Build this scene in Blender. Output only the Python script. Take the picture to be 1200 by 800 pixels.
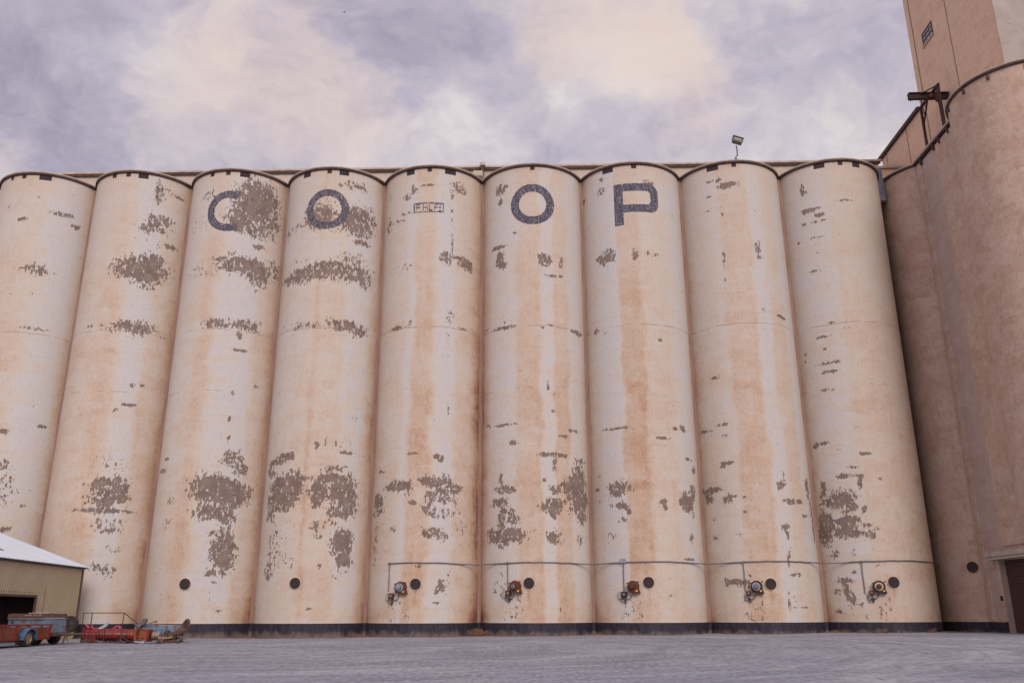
import bpy, bmesh, math, random
from math import radians as R_, sin, cos, pi
from mathutils import Vector, Matrix, noise as mnoise
random.seed(7)
C = bpy.context.scene.collection
for o in list(bpy.data.objects): bpy.data.objects.remove(o)
EYE = 1.45

# ---------------------------------------------------------------- camera
cd = bpy.data.cameras.new('camera'); cam = bpy.data.objects.new('camera', cd); C.objects.link(cam)
cd.sensor_width = 36; cd.sensor_fit = 'HORIZONTAL'; cd.lens = 30.1377; cd.clip_start = .1; cd.clip_end = 6000
TH, RO = .307212, -.0026289
fw = Vector((0, cos(TH), sin(TH))); U0 = Vector((0, -sin(TH), cos(TH))); X0 = Vector((1, 0, 0))
cr = X0*cos(RO) + U0*sin(RO); cu = -X0*sin(RO) + U0*cos(RO)
cam.matrix_world = Matrix.Translation((0, 0, EYE)) @ Matrix((cr, cu, -fw)).transposed().to_4x4()
bpy.context.scene.camera = cam

# ---------------------------------------------------------------- render / exposure
sc = bpy.context.scene
sc.render.engine = 'CYCLES'; sc.cycles.max_bounces = 5; sc.cycles.diffuse_bounces = 3
sc.view_settings.view_transform = 'Standard'; sc.view_settings.look = 'None'
sc.view_settings.gamma = 1; sc.view_settings.use_curve_mapping = False
sc.view_settings.exposure = 0.0

# ---------------------------------------------------------------- node helper
class NT:
    def __init__(s, tree): s.t = tree; s.L = tree.links
    def n(s, typ, **kw):
        x = s.t.nodes.new(typ)
        for k, v in kw.items():
            if hasattr(x, k): setattr(x, k, v)
        return x
    def put(s, sock, v):
        if v is None: return
        if isinstance(v, bpy.types.NodeSocket): s.L.new(v, sock)
        else:
            if sock.type == 'RGBA' and len(v) == 3: v = (*v, 1)
            sock.default_value = v
    def m(s, op, a, b=None, c=None, clamp=False):
        x = s.n('ShaderNodeMath', operation=op); x.use_clamp = clamp
        s.put(x.inputs[0], a); s.put(x.inputs[1], b); s.put(x.inputs[2], c); return x.outputs[0]
    def noise(s, vec, scale, detail=4, rough=.55, dist=0):
        x = s.n('ShaderNodeTexNoise'); s.put(x.inputs['Vector'], vec); x.inputs['Scale'].default_value = scale
        x.inputs['Detail'].default_value = detail; x.inputs['Roughness'].default_value = rough
        x.inputs['Distortion'].default_value = dist; return x.outputs['Fac']
    def mapr(s, v, a, b, c=0., d=1., smooth=False):
        x = s.n('ShaderNodeMapRange'); x.interpolation_type = 'SMOOTHSTEP' if smooth else 'LINEAR'
        s.put(x.inputs['Value'], v)
        for k, q in zip(('From Min', 'From Max', 'To Min', 'To Max'), (a, b, c, d)): s.put(x.inputs[k], q)
        return x.outputs[0]
    def mix(s, f, a, b, blend='MIX'):
        x = s.n('ShaderNodeMix'); x.data_type = 'RGBA'; x.blend_type = blend; x.clamp_factor = True; x.clamp_result = False
        s.put(x.inputs[0], f); s.put(x.inputs[6], a); s.put(x.inputs[7], b); return x.outputs[2]
    def ramp(s, f, stops):
        x = s.n('ShaderNodeValToRGB'); cr_ = x.color_ramp
        while len(cr_.elements) < len(stops): cr_.elements.new(.5)
        for e, (p, col) in zip(cr_.elements, stops): e.position = p; e.color = (*col, 1)
        s.put(x.inputs[0], f); return x.outputs[0]
    def scale(s, vec, sx, sy, sz=1, loc=(0, 0, 0), rot=(0, 0, 0)):
        x = s.n('ShaderNodeMapping'); s.put(x.inputs[0], vec)
        x.inputs['Scale'].default_value = (sx, sy, sz); x.inputs['Location'].default_value = loc
        x.inputs['Rotation'].default_value = rot; return x.outputs[0]
    def attr(s, name): return s.n('ShaderNodeAttribute', attribute_name=name).outputs['Fac']

# ---------------------------------------------------------------- world: dusk overcast
w = bpy.data.worlds.new('World'); sc.world = w; w.use_nodes = True
T = NT(w.node_tree); w.node_tree.nodes.clear()
SUN_EL, SUN_AZ = R_(30), R_(166)          # low behind the camera, to its right
sky = T.n('ShaderNodeTexSky', sky_type='NISHITA'); sky.sun_disc = False
sky.sun_elevation = SUN_EL; sky.sun_rotation = SUN_AZ; sky.dust_density = 3
tc = T.n('ShaderNodeTexCoord').outputs['Generated']
sep = T.n('ShaderNodeSeparateXYZ'); T.put(sep.inputs[0], tc)
zc = T.m('ADD', T.m('MAXIMUM', sep.outputs[2], 0.0), .55)
cmb = T.n('ShaderNodeCombineXYZ')
T.put(cmb.inputs[0], T.m('DIVIDE', sep.outputs[0], zc)); T.put(cmb.inputs[1], T.m('DIVIDE', sep.outputs[1], zc)); T.put(cmb.inputs[2], 0.)
pv = cmb.outputs[0]
pv1 = T.scale(pv, 1, 1, 1, (3.1, 1.7, 0))
pv2 = T.scale(pv, 1, .75, 1, (1.3, .4, 0), (0, 0, R_(-38)))
# main cloud masses: direction (x, y, z), width, brightness, warmth
LOBES = [
 (-0.4705, 0.7289, 0.4973, 0.0036, -0.75, -0.6),
 (-0.3814, 0.7395, 0.5546, 0.0028, -0.5, -0.5),
 (-0.4272, 0.7697, 0.4744, 0.0021, -0.3, -0.2),
 (-0.2839, 0.7723, 0.5682, 0.0012, 0.9, 0.75),
 (-0.3024, 0.8069, 0.5073, 0.0014, 0.7, 0.5),
 (-0.4652, 0.7706, 0.4357, 0.0015, 0.1, 0.5),
 (-0.1967, 0.8204, 0.5369, 0.0021, -0.1, 0.4),
 (-0.2186, 0.7757, 0.5920, 0.0015, -0.2, 0.1),
 (-0.1907, 0.8549, 0.4825, 0.0016, 0.3, 0.6),
 (-0.0945, 0.8281, 0.5526, 0.0016, -0.85, -0.5),
 (-0.0415, 0.8052, 0.5916, 0.0022, -0.5, -0.4),
 (-0.1381, 0.8436, 0.5189, 0.0007, -0.5, -0.3),
 (0.0199, 0.8369, 0.5471, 0.0011, -0.15, 0.1),
 (0.0006, 0.8640, 0.5034, 0.0017, 0.5, -0.3),
 (0.0966, 0.8432, 0.5289, 0.0014, 0.75, -0.5),
 (0.0852, 0.7978, 0.5968, 0.0027, 0.2, 0.8),
 (0.1608, 0.8163, 0.5548, 0.0015, 0.5, 0.9),
 (0.0195, 0.7844, 0.6199, 0.0016, 0.1, 0.4),
 (0.2389, 0.7829, 0.5744, 0.0014, -0.3, -0.1),
 (0.2954, 0.7551, 0.5853, 0.0017, -0.55, -0.3),
 (0.2343, 0.8189, 0.5239, 0.0014, -0.1, 0.1),
 (0.3466, 0.7832, 0.5162, 0.0009, 0.5, 0.5),
 (0.3063, 0.8274, 0.4707, 0.0030, -0.2, -0.6),
 (0.3765, 0.7472, 0.5477, 0.0005, -0.2, -0.5),
 (0.1915, 0.8506, 0.4896, 0.0021, -0.1, -0.1),
 (-0.0921, 0.7864, 0.6108, 0.0007, 0.1, 0.2),
]
wn = T.n('ShaderNodeTexNoise'); T.put(wn.inputs['Vector'], pv1); wn.inputs['Scale'].default_value = 3.2; wn.inputs['Detail'].default_value = 5; wn.inputs['Roughness'].default_value = .58
wc = T.n('ShaderNodeVectorMath', operation='SUBTRACT'); T.put(wc.inputs[0], wn.outputs['Color']); wc.inputs[1].default_value = (.5, .5, .5)
wsx = T.n('ShaderNodeVectorMath', operation='SCALE'); T.put(wsx.inputs[0], wc.outputs[0]); wsx.inputs['Scale'].default_value = .42
wa = T.n('ShaderNodeVectorMath', operation='ADD'); T.put(wa.inputs[0], tc); T.put(wa.inputs[1], wsx.outputs[0])
wnn = T.n('ShaderNodeVectorMath', operation='NORMALIZE'); T.put(wnn.inputs[0], wa.outputs[0])
ls = lw = 0.
for (x, y, z, wd, l_, w_) in LOBES:
    dt = T.n('ShaderNodeVectorMath', operation='DOT_PRODUCT'); T.put(dt.inputs[0], wnn.outputs[0]); dt.inputs[1].default_value = (x, y, z)
    g_ = T.mapr(dt.outputs['Value'], 1-wd*3.2, 1, 0, 1, smooth=True)
    ls = T.m('ADD', ls, T.m('MULTIPLY', g_, l_)); lw = T.m('ADD', lw, T.m('MULTIPLY', g_, w_))
pw1 = T.n('ShaderNodeVectorMath', operation='SCALE'); T.put(pw1.inputs[0], wc.outputs[0]); pw1.inputs['Scale'].default_value = .34
pw2 = T.n('ShaderNodeVectorMath', operation='ADD'); T.put(pw2.inputs[0], pv); T.put(pw2.inputs[1], pw1.outputs[0]); pvw = pw2.outputs[0]
mid = T.noise(T.scale(pvw, 1, .8, 1, (1.3, .4, 0), (0, 0, R_(-38))), 5.0, 7, .60, .15)
strk = T.noise(T.scale(pvw, 1, 1.2, 1, (4, 2, 0)), 11.0, 6, .62, .1)
fine = T.noise(pv, 13, 4, .6, .4)
lum = T.m('ADD', T.m('MULTIPLY', T.m('SUBTRACT', mid, .5), 3.2), T.m('ADD', T.m('MULTIPLY', T.m('SUBTRACT', strk, .5), 1.5), T.m('MULTIPLY', T.m('SUBTRACT', fine, .5), .5)))
lum = T.m('ADD', T.m('MULTIPLY', lum, 1.1), T.m('MULTIPLY', ls, .45))
cloud = T.ramp(T.mapr(lum, -1.0, .95), [(0, (.44, .395, .51)), (.26, (.565, .51, .62)), (.5, (.69, .625, .71)), (.70, (.80, .735, .78)), (1, (1.0, .95, .96))])
wrm = T.m('ADD', T.m('MULTIPLY', lw, .75), T.m('ADD', T.m('MULTIPLY', T.m('SUBTRACT', mid, .5), 1.2), T.m('MULTIPLY', T.m('SUBTRACT', strk, .5), 1.2)))
cloud = T.mix(T.mapr(wrm, -.15, 1.0, 0, .85), cloud, (.97, .79, .715))
# the side of the sky that the low sun lights (behind the camera) is brighter
back = T.mapr(sep.outputs[1], -.8, .25, 1., 0.)
vm = T.n('ShaderNodeVectorMath', operation='MULTIPLY'); T.put(vm.inputs[0], cloud); T.put(vm.inputs[1], T.mix(back, (1, 1, 1), (1.55, 1.36, 1.22)))
bg1 = T.n('ShaderNodeBackground'); T.put(bg1.inputs[0], vm.outputs[0]); bg1.inputs[1].default_value = .90
bg2 = T.n('ShaderNodeBackground'); T.put(bg2.inputs[0], sky.outputs[0]); bg2.inputs[1].default_value = .06
mx = T.n('ShaderNodeMixShader'); mx.inputs[0].default_value = .88
T.L.new(bg2.outputs[0], mx.inputs[1]); T.L.new(bg1.outputs[0], mx.inputs[2])
wo = T.n('ShaderNodeOutputWorld'); T.L.new(mx.outputs[0], wo.inputs[0])

# ---------------------------------------------------------------- sun through thin cloud
sd = bpy.data.lights.new('sun', 'SUN'); sd.energy = 1.8; sd.angle = R_(24); sd.color = (1, .88, .78)
so = bpy.data.objects.new('sun', sd); C.objects.link(so)
dirv = Vector((sin(SUN_AZ)*cos(SUN_EL), cos(SUN_AZ)*cos(SUN_EL), sin(SUN_EL)))
so.rotation_euler = dirv.to_track_quat('Z', 'Y').to_euler(); so.location = (0, -20, 50)

# ---------------------------------------------------------------- materials
def newmat(name):
    m = bpy.data.materials.new(name); m.use_nodes = True
    t = NT(m.node_tree); b = m.node_tree.nodes['Principled BSDF']; return m, t, b
def bump(t, b, h, strength=.3, dist=.02):
    x = t.n('ShaderNodeBump'); t.put(x.inputs['Height'], h); x.inputs['Strength'].default_value = strength
    x.inputs['Distance'].default_value = dist; t.L.new(x.outputs[0], b.inputs['Normal'])
def simple(name, c1, c2, scale=3, rough=.7, metal=0, detail=5, lo=.35, hi=.65, rust=0, stretch=1, rustcol=(.09, .035, .02), bmp=.2):
    m, t, b = newmat(name)
    v = t.scale(t.n('ShaderNodeTexCoord').outputs['Object'], 1, 1, stretch)
    f = t.mapr(t.noise(v, scale, detail, .6, .3), lo, hi)
    col = t.mix(f, c1, c2)
    if rust > 0:
        k = t.mapr(t.noise(v, scale*2.3, 8, .65, .6), .62-rust*.3, .68-rust*.3, smooth=True)
        col = t.mix(k, col, rustcol)
    t.put(b.inputs['Base Color'], col); b.inputs['Roughness'].default_value = rough; b.inputs['Metallic'].default_value = metal
    if bmp: bump(t, b, t.noise(v, scale*8, 4), bmp, .01)
    return m

def wall_mat(name, letter=0, tan=False, block=False, tower=False, grey=False):
    """weathered painted concrete; UV is in metres round the cylinder / up the wall."""
    m, t, b = newmat(name)
    if block: uv = t.n('ShaderNodeTexCoord').outputs['Object']
    else: uv = t.n('ShaderNodeUVMap', uv_map='UVMap').outputs[0]
    sp = t.n('ShaderNodeSeparateXYZ'); t.put(sp.inputs[0], uv)
    V = sp.outputs[2] if block else sp.outputs[1]
    if block:
        cc = t.n('ShaderNodeCombineXYZ'); t.put(cc.inputs[0], t.m('ADD', sp.outputs[0], sp.outputs[1])); t.put(cc.inputs[1], sp.outputs[2]); t.put(cc.inputs[2], 0.)
        uv = cc.outputs[0]
    vs = t.scale(uv, 1, .16)                 # drips: long vertical
    hs = t.scale(uv, .35, 1)                 # lift lines: long horizontal
    streak = t.noise(vs, 2.6, 6, .6, .25)
    streakf = t.noise(vs, 8.5, 3, .6, .2)
    blotch = t.noise(uv, .42, 3, .6, .6)
    wrink = t.noise(t.scale(uv, 1, .8), 2.1, 5, .62, 1.6)
    lift = t.noise(hs, 2.2, 4, .65, .5)
    fine = t.noise(uv, 16, 2, .6)
    st = t.attr('stain_shade') if not tan else .8
    # stain edge wobble + local strength
    s1 = t.m('ADD', st, t.m('MULTIPLY', t.m('SUBTRACT', streak, .5), .55))
    s1 = t.m('ADD', s1, t.m('MULTIPLY', t.m('SUBTRACT', wrink, .5), (.72 if not tan else .9)))
    s1 = t.m('ADD', s1, t.m('MULTIPLY', t.m('SUBTRACT', lift, .5), .45))
    s1 = t.m('ADD', s1, t.m('MULTIPLY', t.m('SUBTRACT', blotch, .5), .5))
    s1 = t.m('ADD', t.m('MULTIPLY', s1, .92), t.m('MULTIPLY', t.m('SUBTRACT', streakf, .5), .42))
    # coat paler high up, darker low down
    bl = t.n('ShaderNodeTexVoronoi'); bl.distance = 'CHEBYCHEV'
    bj = t.n('ShaderNodeVectorMath', operation='ADD'); t.put(bj.inputs[0], t.scale(uv, .75, 1.25))
    bn = t.n('ShaderNodeTexNoise'); t.put(bn.inputs['Vector'], t.scale(uv, 2.2, .6)); bn.inputs['Scale'].default_value = 2.2; bn.inputs['Detail'].default_value = 2
    b2 = t.n('ShaderNodeVectorMath', operation='SCALE'); t.put(b2.inputs[0], bn.outputs['Color']); b2.inputs['Scale'].default_value = .9
    t.put(bj.inputs[1], b2.outputs[0]); t.put(bl.inputs['Vector'], bj.outputs[0]); bl.inputs['Scale'].default_value = 1.15
    bc = t.n('ShaderNodeSeparateColor'); t.put(bc.inputs[0], bl.outputs['Color'])
    s1 = t.m('ADD', s1, t.m('MULTIPLY', t.m('SUBTRACT', bc.outputs[0], .5), .28))
    if not tan: s1 = t.m('MULTIPLY', s1, t.mapr(V, 17, 33, 1.0, .60))
    if tan:
        col = t.ramp(t.m('DIVIDE', s1, 2.0), [(.1, (.62, .53, .47)), (.32, (.53, .405, .335)), (.5, (.44, .31, .245)), (.75, (.29, .175, .13))] if not tower else [(.1, (.76, .57, .45)), (.4, (.72, .50, .37)), (.75, (.52, .34, .25))])
    else:
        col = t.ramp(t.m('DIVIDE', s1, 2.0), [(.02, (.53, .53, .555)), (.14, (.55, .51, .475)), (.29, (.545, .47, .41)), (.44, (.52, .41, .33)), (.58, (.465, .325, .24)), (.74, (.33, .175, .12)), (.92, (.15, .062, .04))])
    if grey: col = t.mix(.45, col, (.42, .36, .36))
    # wrinkled dark lines where runs dried
    ln = t.m('ABSOLUTE', t.m('SUBTRACT', t.noise(t.scale(uv, 1, .45), 1.8, 5, .6, 1.9), .5))
    lnf = t.m('MULTIPLY', t.mapr(ln, 0, .018, 1, 0), t.mapr(s1, .3, .9, 0, .55))
    col = t.mix(lnf, col, (.33, .17, .11))
    # pale / grey vertical washes
    col = t.mix(t.mapr(streakf, .56, .72, 0, .22), col, (.62, .58, .56))
    col = t.mix(t.mapr(streakf, .44, .30, 0, .34 if tan else .22), col, (.30, .22, .18))
    col = t.mix(t.mapr(fine, .35, .65, 0, .10), col, (.30, .25, .22))
    # faint pour lines
    fr = t.m('ABSOLUTE', t.m('SUBTRACT', t.m('FRACT', t.m('DIVIDE', t.m('ADD', V, t.m('MULTIPLY', blotch, .12)), 1.22)), .5))
    pl = t.m('MULTIPLY', t.mapr(fr, .0, .035, 1, 0), t.mapr(lift, .46, .60, 0, .30 if tan else .22))
    col = t.mix(pl, col, (.30, .20, .16))
    # horizontal slip-form joints, hairline and broken
    if not tan:
        for z0, g in ((21.75, .47), (17.05, .58), (26.3, .64), (9.9, .66)):
            wob = t.m('MULTIPLY', t.m('SUBTRACT', t.noise(uv, .5, 3), .5), .35)
            d = t.m('ABSOLUTE', t.m('SUBTRACT', t.m('ADD', V, wob), z0))
            k = t.m('MULTIPLY', t.mapr(d, .015, .04, 1, 0), t.mapr(t.noise(uv, .9, 5, .7), g-.04, g+.04))
            col = t.mix(t.m('MULTIPLY', k, .55), col, (.19, .13, .11))
    hgt = t.m('ADD', t.m('MULTIPLY', lift, .5), t.m('ADD', t.m('MULTIPLY', wrink, .5), t.m('MULTIPLY', fine, .25)))
    mask = None
    # blocky flaking: voronoi cells + brushed noise
    vv = t.n('ShaderNodeTexVoronoi'); vv.distance = 'CHEBYCHEV'; vv.feature = 'F1'
    wj = t.n('ShaderNodeVectorMath', operation='ADD'); t.put(wj.inputs[0], t.scale(uv, 1, .7))
    nz = t.n('ShaderNodeTexNoise'); t.put(nz.inputs['Vector'], uv); nz.inputs['Scale'].default_value = 5
    sc2 = t.n('ShaderNodeVectorMath', operation='SCALE'); t.put(sc2.inputs[0], nz.outputs['Color']); sc2.inputs['Scale'].default_value = .16
    t.put(wj.inputs[1], sc2.outputs[0]); t.put(vv.inputs['Vector'], wj.outputs[0]); vv.inputs['Scale'].default_value = 4.2
    cell = t.n('ShaderNodeSeparateColor'); t.put(cell.inputs[0], vv.outputs['Color'])
    nn = t.mapr(t.noise(t.scale(uv, 1.5, .75), 2.6, 6, .68, .35), .33, .67)
    drip = t.mapr(t.noise(t.scale(uv, 1, .28), 7.5, 2, .6, .15), .34, .66)
    hole = t.mapr(t.noise(t.scale(uv, 1, .7), 6.5, 2, .55, .3), .36, .64)
    comb = t.m('ADD', t.m('ADD', t.m('MULTIPLY', nn, .42), t.m('MULTIPLY', cell.outputs[0], .17)), t.m('ADD', t.m('MULTIPLY', drip, .20), t.m('MULTIPLY', hole, .21)))
    if letter:
        k = t.mapr(t.m('ADD', t.m('MULTIPLY', t.mapr(t.noise(t.scale(uv, 1.5, .9), 6.5, 6, .72, .8), .3, .7), .8), t.m('MULTIPLY', cell.outputs[1], .2)), letter-.10, letter+.12)
        k = t.m('MULTIPLY', t.m('ADD', t.m('MULTIPLY', k, .75), t.mapr(streakf, .5, .68, 0, .35)), t.mapr(blotch, .38, .58, .45, 1.15))
        ink = t.mix(t.mapr(t.noise(uv, 9, 4, .6), .4, .62), (.020, .021, .052), (.15, .15, .20))
        col = t.mix(t.m('MULTIPLY', k, .8), ink, col)
    if not tan:
        pk = t.attr('peel')
        if letter: pk = t.m('MULTIPLY', pk, .62)
        mask = t.mapr(t.m('ADD', t.m('MULTIPLY', pk, .62), t.m('MULTIPLY', comb, 1.0)), .91, .945, smooth=True)
        # sparse pinholes over the whole wall
        pin = t.m('MULTIPLY', t.mapr(t.noise(t.scale(uv, .9, 1.7), 3.1, 3, .6), .705, .72), t.mapr(blotch, .42, .52))
        mask = t.m('MAXIMUM', mask, pin)
        bare = t.mix(t.mapr(t.noise(uv, 1.4, 4, .65, .4), .35, .65), (.15, .105, .09), (.225, .175, .152))
        bare = t.mix(t.mapr(streakf, .52, .68, 0, .35), bare, (.14, .095, .085))
        col = t.mix(t.m('MULTIPLY', mask, .93), col, bare)
        hgt = t.m('SUBTRACT', hgt, t.m('MULTIPLY', mask, .35))
    t.put(b.inputs['Base Color'], col); b.inputs['Roughness'].default_value = .88
    b.inputs['Specular IOR Level'].default_value = .25
    bump(t, b, hgt, .7, .06)
    return m

M = {}
M['wall'] = wall_mat('weathered_wall'); M['tan'] = wall_mat('tan_concrete', tan=True)
M['tanblock'] = wall_mat('tan_concrete_block', tan=True, block=True)
M['tower'] = wall_mat('tower_warm_lit', tan=True, block=True, tower=True)  # warm light on tower and roof house put into the colour
M['recess'] = wall_mat('grey_recess', tan=True, block=True, grey=True)
M['strip'] = simple('stained_strip', (.22, .135, .11), (.31, .21, .175), 2.5, .9, stretch=.15)
M['ink'] = wall_mat('navy_letter_paint', letter=.70); M['faded'] = wall_mat('faded_letter_paint', letter=.56)
M['band'] = simple('dark_base_paint', (.010, .009, .022), (.024, .021, .036), 1.2, .7, stretch=.4, rust=.05, rustcol=(.06, .045, .045))
def band_mat():
    m, t, b = newmat('dark_base_paint')
    p = t.n('ShaderNodeTexCoord').outputs['Object']; sp = t.n('ShaderNodeSeparateXYZ'); t.put(sp.inputs[0], p)
    n1 = t.noise(p, 1.3, 5, .65, .4); n2 = t.noise(t.scale(p, 1, 1, .2), 5, 4, .6)
    col = t.mix(t.mapr(n2, .4, .65), (.010, .009, .022), (.030, .027, .044))
    d = t.m('ADD', sp.outputs[2], t.m('MULTIPLY', t.m('SUBTRACT', n1, .5), 1.1))
    col = t.mix(t.mapr(d, -.05, .42, .75, 0, smooth=True), col, (.17, .135, .125))
    chip = t.mapr(t.noise(t.scale(p, 1, 1, 1.4), 4.2, 5, .65), .66, .68)
    col = t.mix(t.m('MULTIPLY', chip, .6), col, (.16, .12, .11))
    t.put(b.inputs['Base Color'], col); b.inputs['Roughness'].default_value = .75; bump(t, b, n1, .4, .03); return m
M['band'] = band_mat()
M['rimtop'] = simple('rim_concrete', (.50, .46, .41), (.36, .31, .27), 2, .9, bmp=.4)
M['rimdark'] = simple('rim_underside', (.055, .030, .028), (.11, .06, .05), 2.5, .85)
M['hole'] = simple('vent_dark', (.028, .018, .022), (.045, .03, .034), 3, .9)
M['black'] = simple('blackened_steel', (.028, .016, .018), (.055, .03, .03), 4, .7)
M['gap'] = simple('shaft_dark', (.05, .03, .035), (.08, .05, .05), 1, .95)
M['steel'] = simple('grey_pipe_steel', (.16, .15, .17), (.24, .22, .23), 3, .55, .5)
M['bluesteel'] = simple('blue_grey_metal', (.10, .11, .17), (.15, .16, .22), 2, .5, .4, rust=.2)
M['rust'] = simple('rust_red', (.085, .022, .014), (.16, .05, .025), 6, .8, rust=.3, rustcol=(.05, .02, .015))
M['rustbeam'] = simple('rusty_beam', (.028, .012, .013), (.05, .02, .02), 5, .8)
M['yellow'] = simple('yellow_sticker', (.65, .42, .06), (.7, .5, .1), 4, .6, bmp=0)
M['motorgrey'] = simple('motor_grey_paint', (.33, .38, .48), (.22, .26, .33), 8, .5, .2, rust=.15)
M['palering'] = simple('pale_mortar', (.56, .50, .46), (.48, .38, .32), 5, .9)
M['greybox'] = simple('pale_switch_box', (.36, .38, .34), (.28, .29, .27), 6, .6, rust=.15)
M['lampgrey'] = simple('lamp_housing', (.14, .125, .115), (.19, .17, .15), 6, .5, .3)
M['lens'] = simple('lamp_glass', (.20, .205, .19), (.25, .25, .23), 3, .25, bmp=0)
M['doormat'] = simple('roller_door_steel', (.050, .026, .028), (.085, .035, .035), 1.5, .7, stretch=3)
M['glass'] = simple('dusty_panes', (.20, .17, .17), (.30, .26, .25), 3, .4, bmp=0)
M['joint'] = simple('joint_filler', (.20, .12, .09), (.25, .16, .12), 3, .9)
M['galwall'] = simple('gallery_wall', (.52, .46, .41), (.44, .37, .32), 1.2, .9)
M['paint_corner'] = simple('pale_plaster', (.40, .37, .35), (.34, .30, .275), .8, .9, rust=.02, rustcol=(.33, .24, .19))

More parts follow.
